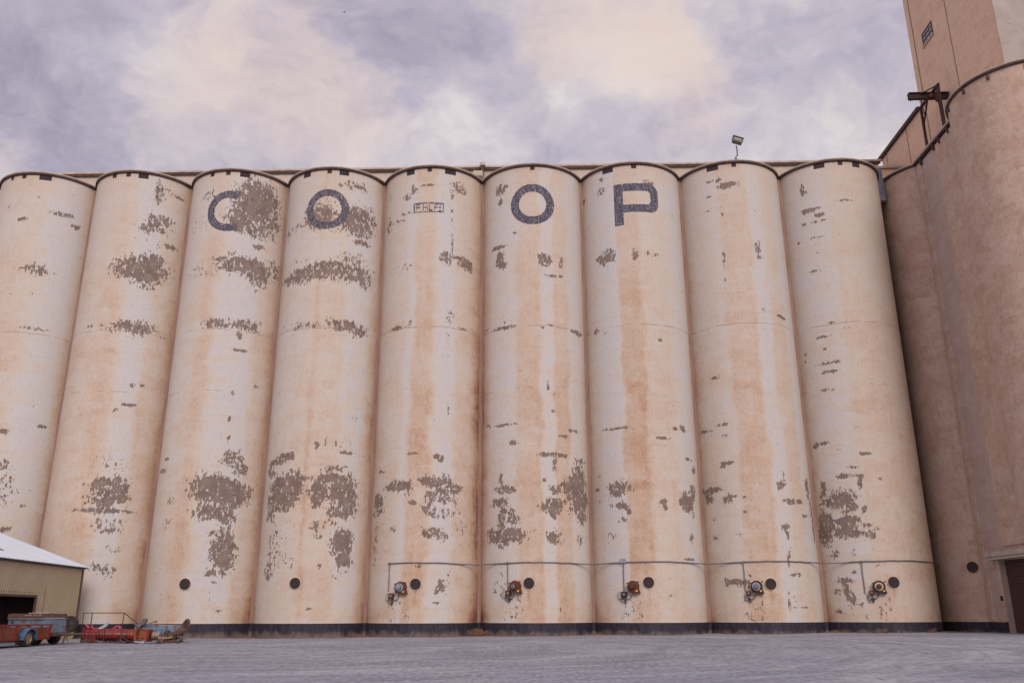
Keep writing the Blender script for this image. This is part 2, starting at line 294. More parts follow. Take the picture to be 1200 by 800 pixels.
# paint flakes (u, z, ru, rz, strength) and stain profiles (u:value) per silo, metres on the wall
PEEL={
0:'1.74,26.87,0.93,0.42,0.75 2.95,31.81,0.72,0.18,0.9 0.11,30.99,0.34,0.15,0.9 4.05,31.07,0.33,0.18,0.9 2.20,22.13,0.90,0.13,0.7 3.88,14.85,0.24,0.13,1 1.45,14.18,0.33,0.16,1 1.82,11.78,0.32,0.37,0.8 2.17,10.21,0.64,1.33,0.55 2.58,7.23,0.31,0.18,1 -1.48,32.41,0.20,0.24,0.5 3.40,8.96,0.33,0.12,0.7 0.94,33.04,0.18,0.15,0.6 1.41,18.36,0.33,0.26,0.3 1.52,24.45,0.46,0.82,0.25',
1:'2.47,33.49,0.38,0.73,0.75 3.18,33.72,0.33,0.29,0.5 4.23,33.59,0.46,0.15,0.8 2.76,31.03,0.96,0.43,0.85 2.39,30.34,1.00,0.36,0.75 3.69,30.66,0.28,0.36,0.6 1.88,26.77,1.60,0.83,1 2.61,27.42,0.87,0.63,1 0.99,26.59,0.86,0.49,0.9 3.88,29.17,0.50,0.18,1 2.53,25.42,0.73,0.21,0.6 1.97,22.07,1.44,0.47,0.85 -0.31,22.15,0.20,0.10,0.9 -1.36,22.16,0.26,0.10,0.6 2.38,17.67,0.23,0.13,1 3.09,17.77,0.12,0.13,1 2.39,16.17,0.52,0.10,1 1.47,15.70,0.17,0.19,0.7 1.66,11.95,0.90,0.61,0.5 1.70,10.31,1.12,0.48,0.9 1.57,9.22,1.00,0.71,0.85 2.62,9.70,0.57,0.72,0.9 1.72,8.45,1.57,0.15,1 2.08,7.34,0.99,0.47,0.6 2.55,5.84,0.55,0.17,0.6 1.62,4.60,0.38,0.29,0.7 2.46,4.39,0.44,0.34,0.7 2.84,5.73,0.23,0.12,0.8 2.16,32.36,0.25,1.45,0.4 2.66,28.08,0.62,1.40,0.4 2.48,14.52,0.23,0.94,0.3',
2:'2.46,32.45,1.51,1.61,1 1.35,30.89,1.02,1.01,0.9 3.73,31.37,0.79,1.01,0.75 2.53,30.10,1.50,0.57,0.8 3.57,33.04,0.77,0.29,0.8 1.90,33.51,0.65,0.44,0.5 1.96,26.96,1.98,0.70,0.85 3.06,26.49,0.83,0.83,0.9 4.33,27.17,0.71,0.70,0.7 2.93,28.75,0.41,0.21,0.9 -1.41,26.63,1.23,0.65,0.45 -1.49,32.96,0.53,0.38,0.6 -1.97,30.62,1.40,0.76,0.4 0.35,22.18,0.89,0.34,0.85 2.52,22.20,0.97,0.40,0.8 2.02,21.44,0.18,0.27,0.8 2.31,20.21,0.56,0.10,1 3.70,17.68,0.22,0.10,0.9 2.00,16.96,0.09,0.19,0.9 1.94,14.97,0.09,0.19,0.9 2.02,13.53,0.09,0.31,0.8 2.44,12.20,0.67,0.49,0.85 3.15,11.41,0.39,0.49,0.8 1.91,9.73,1.67,0.84,1 1.31,9.94,1.28,0.84,1 2.82,9.55,0.75,0.84,1 1.19,8.27,0.91,0.47,0.9 2.36,8.08,0.53,0.71,0.85 2.34,5.85,0.70,1.16,0.95 2.47,5.10,0.70,0.69,0.9 1.76,4.23,0.39,0.23,0.9 2.54,4.36,0.23,0.34,0.8 -3.20,11.33,0.60,0.13,1 -2.75,12.14,0.30,0.13,0.8 -1.88,9.15,0.35,0.30,0.6 -2.05,7.61,0.46,0.42,0.5 1.51,6.81,0.23,0.17,0.8 1.51,5.65,0.22,0.57,0.4 1.94,3.55,0.17,0.11,0.7 2.46,1.65,0.17,0.07,1 1.81,1.98,0.55,0.56,0.35 0.66,2.54,0.17,0.33,0.3 -3.78,5.47,0.15,0.48,0.5',
3:'-0.39,30.91,1.05,0.88,0.9 2.57,30.72,1.25,1.01,0.95 3.58,30.88,0.51,1.16,0.7 -1.84,30.32,1.80,0.37,0.6 -3.88,30.14,0.40,0.64,0.6 2.26,33.69,0.99,0.37,0.7 3.02,33.46,0.62,0.44,0.5 2.96,29.00,0.60,0.18,1 -1.55,26.12,2.60,0.50,0.85 0.50,26.40,1.44,0.63,0.85 2.25,26.33,1.55,0.63,0.85 3.46,25.85,0.65,0.56,0.7 -1.26,27.20,1.45,0.43,0.4 2.40,27.43,0.98,0.56,0.6 1.26,29.74,1.32,0.29,0.5 -1.21,22.02,1.14,0.24,0.7 2.16,22.11,1.35,0.40,0.85 2.94,21.78,0.65,0.40,0.9 -3.35,22.15,0.40,0.43,0.5 2.73,12.48,0.47,0.09,1 1.91,13.21,0.87,0.31,0.45 1.18,13.29,0.18,0.37,0.6 0.54,12.90,0.24,0.25,0.7 -1.76,12.24,0.72,0.25,0.95 -2.77,11.84,0.90,0.19,1 -3.39,11.30,0.50,0.50,0.8 -1.75,9.81,1.32,0.97,1 -0.94,10.25,0.54,0.48,1 -3.00,8.94,0.50,1.22,0.8 -1.89,8.86,0.64,0.48,0.9 -2.40,5.95,0.55,1.52,0.6 -2.75,4.35,0.40,0.57,0.8 -1.51,5.06,0.88,0.34,0.55 -1.65,6.50,0.60,0.47,0.4 0.86,9.81,0.59,0.83,0.95 1.76,10.63,1.10,0.30,0.95 2.56,9.78,0.92,0.96,1 0.81,8.80,0.47,0.24,0.9 1.72,11.35,0.85,0.24,0.7 2.52,8.28,0.91,0.41,0.95 3.37,8.94,0.37,0.24,0.9 -0.70,7.23,0.51,0.12,0.5 0.79,7.28,0.41,0.29,0.7 1.71,7.54,0.36,0.23,0.7 0.95,6.59,0.35,0.23,0.6 2.65,6.17,0.65,0.81,0.95 2.97,5.37,0.54,0.81,0.9 2.47,4.10,0.37,0.45,0.5 1.20,4.59,0.17,0.17,0.8 0.76,1.80,0.17,0.08,1 4.07,12.71,0.35,0.50,0.35 3.19,15.11,0.22,0.19,0.5',
4:'-1.25,33.09,0.30,0.45,0.75 -1.84,32.54,0.32,0.30,0.75 -3.81,33.27,0.25,0.47,0.6 -0.07,33.41,0.40,0.09,1 2.41,33.44,0.54,0.37,0.75 1.85,32.26,0.14,1.62,0.62 1.92,28.42,0.14,1.57,0.62 1.46,27.28,0.47,0.42,0.8 3.26,27.10,0.61,0.35,1 2.67,27.52,0.70,0.14,1 -3.88,30.75,0.40,0.62,0.7 -2.81,30.67,0.60,0.15,0.8 -1.53,26.77,0.76,0.35,0.5 -3.06,26.35,0.80,0.36,0.4 -1.86,31.22,0.41,0.15,0.7 -2.42,21.84,0.71,0.17,0.85 -1.21,22.06,0.21,0.20,0.8 2.78,21.85,0.46,0.08,0.9 1.83,22.57,0.27,0.54,0.6 1.91,15.52,0.10,0.50,0.7 1.74,20.68,0.13,1.32,0.4 -0.60,12.29,0.38,0.07,1 1.11,12.12,0.24,0.18,1 1.42,11.95,0.19,0.18,1 -3.39,11.18,0.30,0.07,1 -1.63,9.99,0.93,0.36,0.95 -0.89,9.66,0.38,0.48,0.6 0.91,10.30,0.97,0.30,1 1.51,10.50,0.75,0.30,0.8 2.30,9.89,0.68,0.36,0.85 1.17,9.35,0.85,0.47,0.8 0.60,8.46,0.47,0.47,0.7 1.50,8.19,0.87,0.47,0.6 0.94,6.78,0.77,0.35,0.85 1.60,6.56,0.37,0.35,0.7 3.05,7.56,0.69,1.06,0.42 2.45,8.82,0.41,0.83,0.5 -3.67,8.96,0.60,0.55,0.9 -3.61,8.23,0.70,0.24,0.8 -3.80,6.28,0.30,1.07,0.7 -3.92,4.83,0.30,0.35,0.6 -0.61,8.82,0.25,0.15,1 -2.00,7.06,0.22,0.23,0.7 -2.13,9.72,0.31,0.24,0.5 1.56,3.21,0.24,0.39,0.95 1.27,2.93,0.18,0.22,0.9 1.29,2.16,0.23,0.08,1 2.10,3.61,0.13,0.67,0.5 0.01,4.55,0.17,0.08,1 2.16,4.06,0.13,0.34,0.5 -2.69,5.35,0.26,0.23,0.4',
5:'-2.68,33.38,0.35,0.38,1 -2.18,33.46,0.32,0.15,0.9 -2.59,32.24,0.17,0.26,1 -2.93,28.40,0.55,0.14,1 -2.66,27.33,0.34,0.57,1 -2.50,26.93,0.33,0.35,1 0.99,27.04,0.47,0.42,0.95 2.20,27.08,0.23,0.42,0.6 -1.37,29.32,0.18,0.09,1 1.45,25.77,0.35,0.08,1 2.25,25.83,0.15,0.08,1 -2.18,21.77,0.93,0.13,1 -2.91,21.78,0.35,0.14,0.9 -4.17,22.04,0.30,0.10,0.8 0.72,21.56,0.19,0.08,1 1.31,21.81,0.20,0.08,1 3.84,21.66,0.50,0.17,1 -2.18,22.71,0.46,0.54,0.35 -2.33,14.40,0.92,0.08,1 -3.96,14.58,0.30,0.10,0.9 -1.49,13.07,0.26,0.18,0.9 1.10,17.09,0.08,0.32,0.9 1.40,15.34,0.08,0.08,1 3.14,14.02,0.36,0.09,1 2.25,13.54,0.37,0.09,0.9 1.34,12.13,0.91,0.15,1 1.46,11.77,0.19,0.24,0.9 0.65,12.16,0.24,0.12,1 3.95,11.95,0.60,0.16,0.9 1.45,11.22,0.13,0.18,0.9 -2.32,9.81,0.67,0.30,0.95 -2.55,10.49,0.15,0.36,0.95 -1.63,9.76,0.26,0.18,0.9 -2.70,8.82,0.72,0.30,0.9 -1.77,8.17,0.27,0.23,0.85 -2.47,7.62,0.30,0.82,0.8 -1.51,7.58,0.45,0.29,0.85 -2.32,6.63,1.37,0.46,1 -3.37,6.63,0.47,0.47,0.95 -1.33,6.64,0.38,0.35,0.9 -2.32,6.05,0.58,0.29,0.7 1.34,8.60,0.70,0.41,1 1.39,8.14,0.32,0.35,1 1.55,9.73,0.52,0.30,0.85 2.67,9.86,0.55,0.60,0.95 3.56,10.37,0.70,1.10,1 3.71,9.17,0.90,0.85,1 3.87,7.99,0.60,0.48,0.85 2.78,8.32,0.40,0.47,0.6 1.30,6.46,0.44,0.40,0.9 1.67,6.18,0.32,0.23,0.7 3.48,6.25,0.38,0.47,0.6 1.70,1.70,0.16,0.14,0.8 -3.08,3.23,0.17,0.45,0.7 -2.54,3.33,0.37,0.67,0.45 0.69,10.36,0.12,0.12,0.9 1.75,6.70,0.20,0.17,0.6',
6:'-2.85,33.00,0.33,0.29,0.8 -2.44,33.17,0.23,0.29,0.6 -2.64,34.06,0.24,0.22,0.6 1.20,33.35,0.44,0.15,0.9 0.86,33.53,0.35,0.15,0.8 -0.18,27.24,0.26,0.28,1 -0.29,27.53,0.13,0.28,0.7 1.01,27.35,0.41,0.28,0.6 -2.46,27.16,0.45,0.35,0.95 -2.09,27.21,0.35,0.42,0.9 -3.08,27.47,0.25,0.28,0.8 -2.43,27.86,0.60,0.21,0.7 3.04,31.05,0.40,0.23,0.5 -4.88,33.03,0.20,0.22,0.8 -3.69,21.74,0.28,0.27,0.8 -2.93,21.55,0.23,0.27,0.4 1.31,20.58,0.14,0.10,1 -2.37,14.08,0.76,0.07,1 -4.76,14.54,0.30,0.10,0.8 -2.06,13.43,0.40,0.18,0.4 1.07,13.27,0.52,0.07,0.95 2.17,14.03,0.19,0.12,1 2.94,14.18,0.29,0.13,1 3.02,14.00,0.20,0.13,1 3.31,11.93,0.35,0.09,1 4.08,11.23,0.25,0.19,1 -2.22,9.81,0.73,0.48,0.95 -2.54,10.07,0.42,0.30,0.8 -2.08,8.49,0.45,0.29,0.85 -1.77,8.30,0.31,0.12,0.9 -2.89,8.79,0.22,0.35,0.6 -4.20,9.88,0.20,0.12,0.9 -1.53,8.11,0.12,0.12,0.9 -2.91,6.56,0.36,0.23,0.7 -1.99,7.61,0.25,0.17,0.7 0.93,8.78,0.31,0.23,1 1.04,8.49,0.19,0.29,0.9 2.99,8.88,0.58,0.60,1 3.56,9.41,0.50,0.61,0.85 2.31,8.84,0.23,0.18,1 3.53,8.21,0.30,0.48,0.7 3.21,6.43,0.20,0.41,0.7 2.70,4.98,0.51,0.09,0.9 4.14,5.32,0.20,0.35,0.6 -3.85,10.82,0.14,0.12,0.9 -4.05,9.02,0.15,0.18,0.7 -6.69,6.12,0.03,0.61,0.5 0.99,2.55,0.12,0.05,0.9',
7:'-0.66,33.10,0.58,0.22,1 -1.18,32.95,0.32,0.22,0.9 -2.20,33.63,0.20,0.11,1 -1.52,33.61,0.19,0.29,0.7 -2.30,32.32,0.27,0.09,0.9 -2.31,31.23,0.34,0.14,0.4 -1.46,30.96,0.08,0.36,0.6 -1.54,26.50,0.09,1.10,0.62 -1.70,24.46,0.09,0.67,0.5 1.08,27.80,0.22,0.43,0.75 1.07,27.03,0.21,0.14,0.8 -2.88,17.89,0.34,0.13,0.95 2.55,22.53,0.30,0.07,1 2.94,22.40,0.30,0.11,1 1.14,22.73,0.21,0.20,0.75 1.35,22.68,0.15,0.14,0.6 -4.25,14.05,0.46,0.12,1 -2.70,14.31,0.53,0.09,0.85 -2.57,13.54,0.26,0.12,0.5 -2.54,11.58,0.45,0.12,1 -2.95,11.32,0.20,0.07,1 -4.07,9.76,0.78,0.18,1 -4.30,9.30,0.36,0.36,0.9 -2.69,9.02,0.26,0.24,1 -2.35,9.23,0.31,0.09,1 -1.47,9.12,0.12,0.09,1 -1.55,8.13,0.11,0.09,1 -3.86,7.76,0.16,0.18,0.7 -3.99,6.42,0.24,0.17,0.7 1.14,9.79,0.27,0.24,0.95 1.03,10.02,0.20,0.18,0.8 1.36,10.57,0.14,0.48,0.5 1.71,8.76,0.37,0.18,1 1.30,8.86,0.14,0.09,1 2.61,8.81,0.28,0.12,1 1.16,7.06,0.26,0.23,0.95 1.24,6.55,0.13,0.29,0.9 3.93,9.88,0.25,0.63,1 4.26,8.53,0.25,0.62,0.9 4.40,7.18,0.20,0.88,0.95 3.05,7.90,0.30,0.12,1 1.12,4.91,0.13,0.56,0.75 1.31,5.47,0.13,0.34,0.6 -2.09,6.54,0.36,0.14,0.7 1.53,3.91,0.49,0.14,0.75 1.73,3.80,0.22,0.22,0.6 -2.42,3.44,0.85,0.17,0.95 -2.02,3.21,0.58,0.14,0.9 -3.17,3.45,0.20,0.28,0.85 -1.57,3.86,0.11,0.11,0.9 0.85,1.88,0.12,0.43,0.7 1.69,1.82,0.64,0.07,0.7 0.92,2.58,0.12,0.22,0.7 1.35,2.42,0.13,0.27,0.5',
8:'-3.07,32.88,0.14,0.43,1 -2.95,32.76,0.34,0.14,0.8 -2.85,31.11,0.40,0.18,1 -2.38,31.18,0.32,0.11,1 -2.06,30.59,0.31,0.13,1 -3.17,30.13,0.21,0.10,1 -2.36,30.09,0.19,0.08,0.9 -1.73,30.09,0.18,0.07,1 -0.14,31.54,0.58,0.07,0.7 -2.37,28.81,0.50,0.07,0.85 -3.85,28.78,0.08,0.07,1 -2.64,27.53,0.25,0.07,0.6 -0.31,29.04,0.12,0.07,0.6 -2.80,26.10,0.39,0.08,0.9 -2.74,20.86,0.44,0.08,1 -2.72,19.93,0.19,0.08,1 -2.78,18.83,0.50,0.08,1 -2.05,18.84,0.23,0.10,1 -2.73,18.17,0.49,0.08,1 -3.14,16.90,0.26,0.09,1 -2.51,16.85,0.24,0.06,0.8 -4.38,19.86,0.12,0.13,0.9 -4.44,19.41,0.13,0.13,0.7 -2.02,21.85,0.24,0.08,0.8 -1.18,21.33,0.23,0.13,0.6 -3.61,13.07,0.34,0.09,1 -4.36,13.00,0.24,0.18,1 -2.54,12.43,0.09,0.09,0.9 -0.88,12.06,0.28,0.07,1 -1.77,11.16,0.33,0.06,0.9 -2.46,10.61,0.40,0.15,0.95 -1.84,10.56,0.33,0.09,0.9 -2.89,8.99,0.97,0.53,0.95 -2.47,8.54,0.57,0.46,0.9 -4.10,9.83,0.22,0.42,0.9 -4.23,8.94,0.38,0.35,0.8 -1.45,10.06,0.16,0.53,0.85 -1.27,10.65,0.17,0.12,0.8 -1.39,8.25,0.14,0.20,1 -1.22,13.96,0.17,0.06,0.6 -4.25,7.75,0.53,0.59,0.95 -4.39,6.76,0.63,0.70,0.95 -3.74,7.29,0.34,0.81,0.7 -2.77,7.51,0.77,0.29,1 -2.68,6.76,0.76,0.46,1 -1.41,7.15,0.27,0.17,0.9 -1.23,6.41,0.32,0.28,0.9 -0.90,6.85,0.22,0.11,0.8 -0.14,10.26,0.09,0.09,0.8 -3.80,5.27,0.41,0.23,0.7 -2.45,5.32,0.17,0.23,0.6 -3.25,3.54,0.49,0.17,0.9 -3.26,2.98,0.18,0.45,0.95 -2.93,2.31,0.29,0.44,0.85 -3.86,2.77,0.27,0.28,0.7 -2.54,4.08,0.14,0.11,1 -2.35,1.98,0.27,0.16,0.85 -3.96,1.54,0.27,0.11,1 -2.11,2.63,0.32,0.16,0.5 -0.98,4.49,0.16,0.22,0.6 -4.16,4.14,0.29,0.57,0.4 -7.68,6.12,0.03,0.49,0.3',
}
STAIN={
0:'0.66:.7 1.79:.35 2.33:.1 4.19:.15 4.87:.6 5.67:1',
1:'-2.52:.7 -1.66:.6 0.22:.85 1.00:.55 1.34:.15 2.55:.1 2.96:.6 3.92:.7 4.64:.9 5.23:1.05',
2:'-4.74:.5 -2.35:.35 -1.29:.6 -0.57:.95 -0.05:.7 0.39:.2 2.80:.05 3.33:.6 4.30:.75 5.02:1',
3:'-5.20:.4 -2.93:.35 -1.05:.5 -0.38:.55 -0.13:1 0.25:.6 1.72:.6 2.16:.2 3.64:.15 4.16:.6 5.39:.95',
4:'-4.80:.7 -3.01:.55 -1.74:.5 -1.45:.15 -1.17:.15 -0.77:.9 0.36:.95 0.73:.45 1.04:.1 2.07:.1 2.49:.6 3.69:.8 4.30:1.15 5.11:1.3',
5:'-5.45:1.2 -3.99:.75 -3.55:.3 -1.48:.25 -1.09:.8 0.47:.9 0.72:.2 1.43:.15 1.63:.8 2.74:.75 2.99:.2 4.73:.3',
6:'-5.30:.9 -4.43:.5 -3.61:.45 -3.35:.1 -1.76:.1 -1.50:.95 -0.03:1. 0.28:.5 1.95:.55 2.51:.3 2.97:.15 4.60:.2',
7:'-5.36:.9 -4.64:.6 -2.85:.5 -1.89:.35 -1.47:.8 0.33:.85 0.65:.1 1.46:.05 1.76:.55 2.83:.6 3.30:.15 5.21:.2',
8:'-5.17:.8 -4.61:.4 -3.48:.3 -1.66:.3 -1.09:.6 0.08:.7 1.80:.7 4.75:.95',
}

# ---------------------------------------------------------------- mesh helpers
class MB:
    def __init__(s): s.v = []; s.f = []
    def add(s, vs, fs):
        k = len(s.v); s.v += [tuple(v) for v in vs]; s.f += [tuple(i+k for i in f) for f in fs]; return s
    def box(s, c, d, rot=None, bev=0):
        x, y, z = d[0]/2, d[1]/2, d[2]/2
        vs = [Vector((a*x, b*y, e*z)) for a in (-1, 1) for b in (-1, 1) for e in (-1, 1)]
        if rot is not None: vs = [rot @ v for v in vs]
        c = Vector(c)
        return s.add([v+c for v in vs], [(0, 1, 3, 2), (4, 6, 7, 5), (0, 4, 5, 1), (2, 3, 7, 6), (0, 2, 6, 4), (1, 5, 7, 3)])
    def bar(s, a, b, wx, wy=None, up=(0, 0, 1)):
        a = Vector(a); b = Vector(b); wy = wy or wx; d = b-a; l = d.length; d.normalize()
        up = Vector(up)
        if abs(d.dot(up)) > .98: up = Vector((0, 1, 0))
        sx = d.cross(up).normalized(); sy = sx.cross(d)
        m = Matrix((sx, d, sy)).transposed()
        return s.box((a+b)/2, (wx, l, wy), m)
    def tube(s, pts, r, n=8, cap=True):
        pts = [Vector(p) for p in pts]; k0 = len(s.v); rings = []
        up = Vector((0, 0, 1)); N = len(pts)
        rr = r if isinstance(r, (list, tuple)) else [r]*N
        prev = None
        for i, p in enumerate(pts):
            d = ((pts[min(i+1, N-1)]-p).normalized() + (p-pts[max(i-1, 0)]).normalized())
            d = d.normalized() if d.length > 1e-6 else Vector((0, 0, 1))
            if prev is None:
                a = d.cross(up if abs(d.z) < .95 else Vector((0, 1, 0))).normalized()
            else: a = (prev - d*prev.dot(d)).normalized()
            prev = a; b = d.cross(a)
            for j in range(n):
                t = 2*pi*j/n; s.v.append(tuple(p + (a*cos(t)+b*sin(t))*rr[i]))
        for i in range(N-1):
            for j in range(n):
                q = k0+i*n; s.f.append((q+j, q+(j+1) % n, q+n+(j+1) % n, q+n+j))
        if cap:
            s.f.append(tuple(k0+j for j in range(n))[::-1]); s.f.append(tuple(k0+(N-1)*n+j for j in range(n)))
        return s
    def disc_y(s, c, r, y0, y1, n=28, ri=0):
        """cylinder (or ring) with its axis along y, front at y0."""
        c = Vector(c)
        if ri == 0: return s.tube([(c.x, y0, c.z), (c.x, y1, c.z)], r, n)
        vs = []
        for (rad, y) in ((r, y0), (ri, y0), (ri, y1), (r, y1)):
            vs += [(c.x+rad*cos(2*pi*j/n), y, c.z+rad*sin(2*pi*j/n)) for j in range(n)]
        fs = [(q*n+j, q*n+(j+1) % n, ((q+1) % 4)*n+(j+1) % n, ((q+1) % 4)*n+j) for q in range(4) for j in range(n)]
        return s.add(vs, fs)
    def prism(s, poly, y0, y1):
        """polygon in x,z extruded along y."""
        n = len(poly)
        vs = [(x, y0, z) for x, z in poly] + [(x, y1, z) for x, z in poly]
        return s.add(vs, [tuple(range(n))[::-1], tuple(range(n, 2*n))] + [(i, (i+1) % n, n+(i+1) % n, n+i) for i in range(n)])
    def lathe(s, prof, a0=0, a1=360, step=3, cx=0, cy=0):
        """profile [(r,z)] swept round the z axis; angle 0 looks toward -y (the yard)."""
        n = int(abs(a1-a0)/step+.5)
        k0 = len(s.v); full = abs(a1-a0) >= 360; m = len(prof); cols = n if full else n+1
        for i in range(cols):
            t = R_(a0+(a1-a0)*i/n)
            for r, z in prof: s.v.append((cx+r*sin(t), cy-r*cos(t), z))
        for i in range(n):
            p = k0+i*m; q = k0+((i+1) % cols)*m
            for j in range(m-1): s.f.append((p+j, q+j, q+j+1, p+j+1))
        return s
    def build(s, name, mat, parent=None, smooth=False, loc=None, bevel=0):
        me = bpy.data.meshes.new(name); me.from_pydata(s.v, [], s.f); me.update()
        bm = bmesh.new(); bm.from_mesh(me); bmesh.ops.recalc_face_normals(bm, faces=bm.faces); bm.to_mesh(me); bm.free()
        o = bpy.data.objects.new(name, me); C.objects.link(o); o.data.materials.append(mat)
        if parent: o.parent = parent
        if loc is not None: o.location = loc
        if smooth: me.shade_smooth(); me.set_sharp_from_angle(angle=R_(40))
        if bevel:
            md = o.modifiers.new('bevel', 'BEVEL'); md.width = bevel; md.segments = 2; md.limit_method = 'ANGLE'
        return o
def tag(o, label=None, cat=None, group=None, kind=None):
    for k, v in (('label', label), ('category', cat), ('group', group), ('kind', kind)):
        if v: o[k] = v
    return o
def thing(name, label, cat, loc=(0, 0, 0), rz=0, group=None):
    o = bpy.data.objects.new(name, None); C.objects.link(o); o.location = loc; o.rotation_euler = (0, 0, rz)
    o.empty_display_size = .3
    return tag(o, label, cat, group)

# ---------------------------------------------------------------- layout frame of the silo row
PHI = -.0276973; OX, OY = -6.32733, 64.38299
uu = Vector((cos(PHI), sin(PHI), 0)); nn_ = Vector((sin(PHI), -cos(PHI), 0))
def G(t, k, z=0): return Vector((OX, OY, 0)) + uu*t + nn_*k + Vector((0, 0, z))   # t along the row, k toward the yard
def lerp(x, xs, ys):
    if x <= xs[0]: return ys[0]
    for a, b, c, d in zip(xs, xs[1:], ys, ys[1:]):
        if x <= b: return c+(d-c)*(x-a)/(b-a)
    return ys[-1]
def ground_z(x, y):
    far = lerp(x, (-60, -23, -18.5, 0, 25, 45, 70), (-.05, -.05, -.12, 0, .19, .25, .25))
    k = min(1, max(0, (y-12)/32)); k = k*k*(3-2*k)
    return far*k
RW = 4.12; RR = 4.28; ZR = EYE+33.72; ZB = EYE-.60       # wall radius, rim radius, rim top, band top

# ---------------------------------------------------------------- ground
def make_ground():
    xs = [-1500, -600, -250, -120, -70] + [-50+i for i in range(101)] + [70, 120, 250, 600, 1500]
    ys = [-1500, -500, -150, -50, -15, 0] + [4+i*.8 for i in range(80)] + [70, 76, 90, 140, 300, 800, 2500]
    v = []; f = []
    rnd = random.Random(3)
    for y in ys:
        for x in xs:
            z = ground_z(x, y)
            if abs(x) < 50 and 4 < y < 68: z += .012*sin(x*.9+y*.35)+.010*sin(y*.8-x*.4)+rnd.uniform(-.006, .006)
            v.append((x, y, z))
    n = len(xs)
    for j in range(len(ys)-1):
        for i in range(n-1): f.append((j*n+i, j*n+i+1, (j+1)*n+i+1, (j+1)*n+i))
    me = bpy.data.meshes.new('ground'); me.from_pydata(v, [], f); me.shade_smooth()
    o = bpy.data.objects.new('ground', me); C.objects.link(o); o['kind'] = 'structure'
    m, t, b = newmat('packed_gravel')
    p = t.n('ShaderNodeTexCoord').outputs['Object']
    # curved tyre tracks: rings round a turning point + long sweeps
    sp = t.n('ShaderNodeSeparateXYZ'); t.put(sp.inputs[0], p)
    dx = t.m('SUBTRACT', sp.outputs[0], -13.); dy = t.m('MULTIPLY', t.m('SUBTRACT', sp.outputs[1], 40.), 1.25)
    rad = t.m('SQRT', t.m('ADD', t.m('MULTIPLY', dx, dx), t.m('MULTIPLY', dy, dy)))
    wob = t.m('MULTIPLY', t.noise(p, .12, 3), 5)
    c1 = t.n('ShaderNodeCombineXYZ'); t.put(c1.inputs[0], t.m('ADD', rad, wob)); t.put(c1.inputs[1], t.m('MULTIPLY', sp.outputs[0], .12)); t.put(c1.inputs[2], 0.)
    rings = t.noise(c1.outputs[0], .9, 6, .62)
    sweep = t.noise(t.scale(p, .10, .75, 1, (0, 0, 0), (0, 0, R_(5))), 1.1, 7, .62, .5)
    blot = t.noise(p, .16, 5, .6, .5)
    mid = t.noise(p, 1.6, 8, .72)
    grit = t.noise(p, 14, 6, .75)
    vor = t.n('ShaderNodeTexVoronoi'); t.put(vor.inputs['Vector'], p); vor.inputs['Scale'].default_value = 11
    q = t.m('ADD', t.m('MULTIPLY', sweep, .14), t.m('ADD', t.m('MULTIPLY', rings, .46), t.m('MULTIPLY', blot, .40)))
    col = t.ramp(t.mapr(q, .41, .60), [(0, (.21, .235, .305)), (.35, (.27, .30, .38)), (.65, (.33, .36, .445)), (1, (.43, .455, .53))])
    ring2 = t.noise(t.scale(c1.outputs[0], 1, .6), 3.4, 3, .5)
    fadr = t.mapr(t.noise(p, .09, 3), .42, .58)
    col = t.mix(t.m('MULTIPLY', fadr, t.mapr(ring2, .54, .60, 0, .38)), col, (.42, .435, .50))
    col = t.mix(t.m('MULTIPLY', fadr, t.mapr(ring2, .46, .40, 0, .45)), col, (.19, .20, .25))
    col = t.mix(t.mapr(mid, .42, .70, 0, .45), col, (.22, .21, .24))
    col = t.mix(t.mapr(grit, .50, .68, 0, .5), col, (.16, .15, .17))
    col = t.mix(t.mapr(grit, .42, .30, 0, .45), col, (.46, .43, .43))
    lump = t.noise(t.scale(p, 1.5, .35), 4.5, 5, .75)
    col = t.mix(t.mapr(lump, .51, .62, 0, .65), col, (.17, .165, .20))
    col = t.mix(t.mapr(lump, .47, .38, 0, .55), col, (.42, .445, .51))
    col = t.mix(t.mapr(t.noise(p, 5, 5, .7), .60, .72, 0, .45), col, (.40, .37, .36))
    col = t.mix(t.mapr(t.noise(t.scale(p, .3, 1), .7, 4, .6), .66, .74, 0, .35), col, (.34, .20, .17))   # a few reddish spills
    # dusty pinkish margin against the silo feet
    kk = t.m('ADD', t.m('MULTIPLY', sp.outputs[0], .0277), sp.outputs[1])
    mar = t.mapr(t.m('ADD', kk, t.m('MULTIPLY', t.noise(p, .8, 5), 3.0)), 61.2, 62.6, 0, .6)
    col = t.mix(mar, col, (.36, .27, .23))
    t.put(b.inputs['Base Color'], col); b.inputs['Roughness'].default_value = .95; b.inputs['Specular IOR Level'].default_value = .2
    h = t.m('ADD', t.m('ADD', t.m('MULTIPLY', mid, 1.0), t.m('MULTIPLY', lump, .6)), t.m('ADD', t.m('MULTIPLY', grit, .35), t.m('ADD', t.m('MULTIPLY', sweep, .8), t.m('MULTIPLY', vor.outputs['Distance'], .25))))
    bump(t, b, h, .9, .06)
    me.materials.append(m)
make_ground()

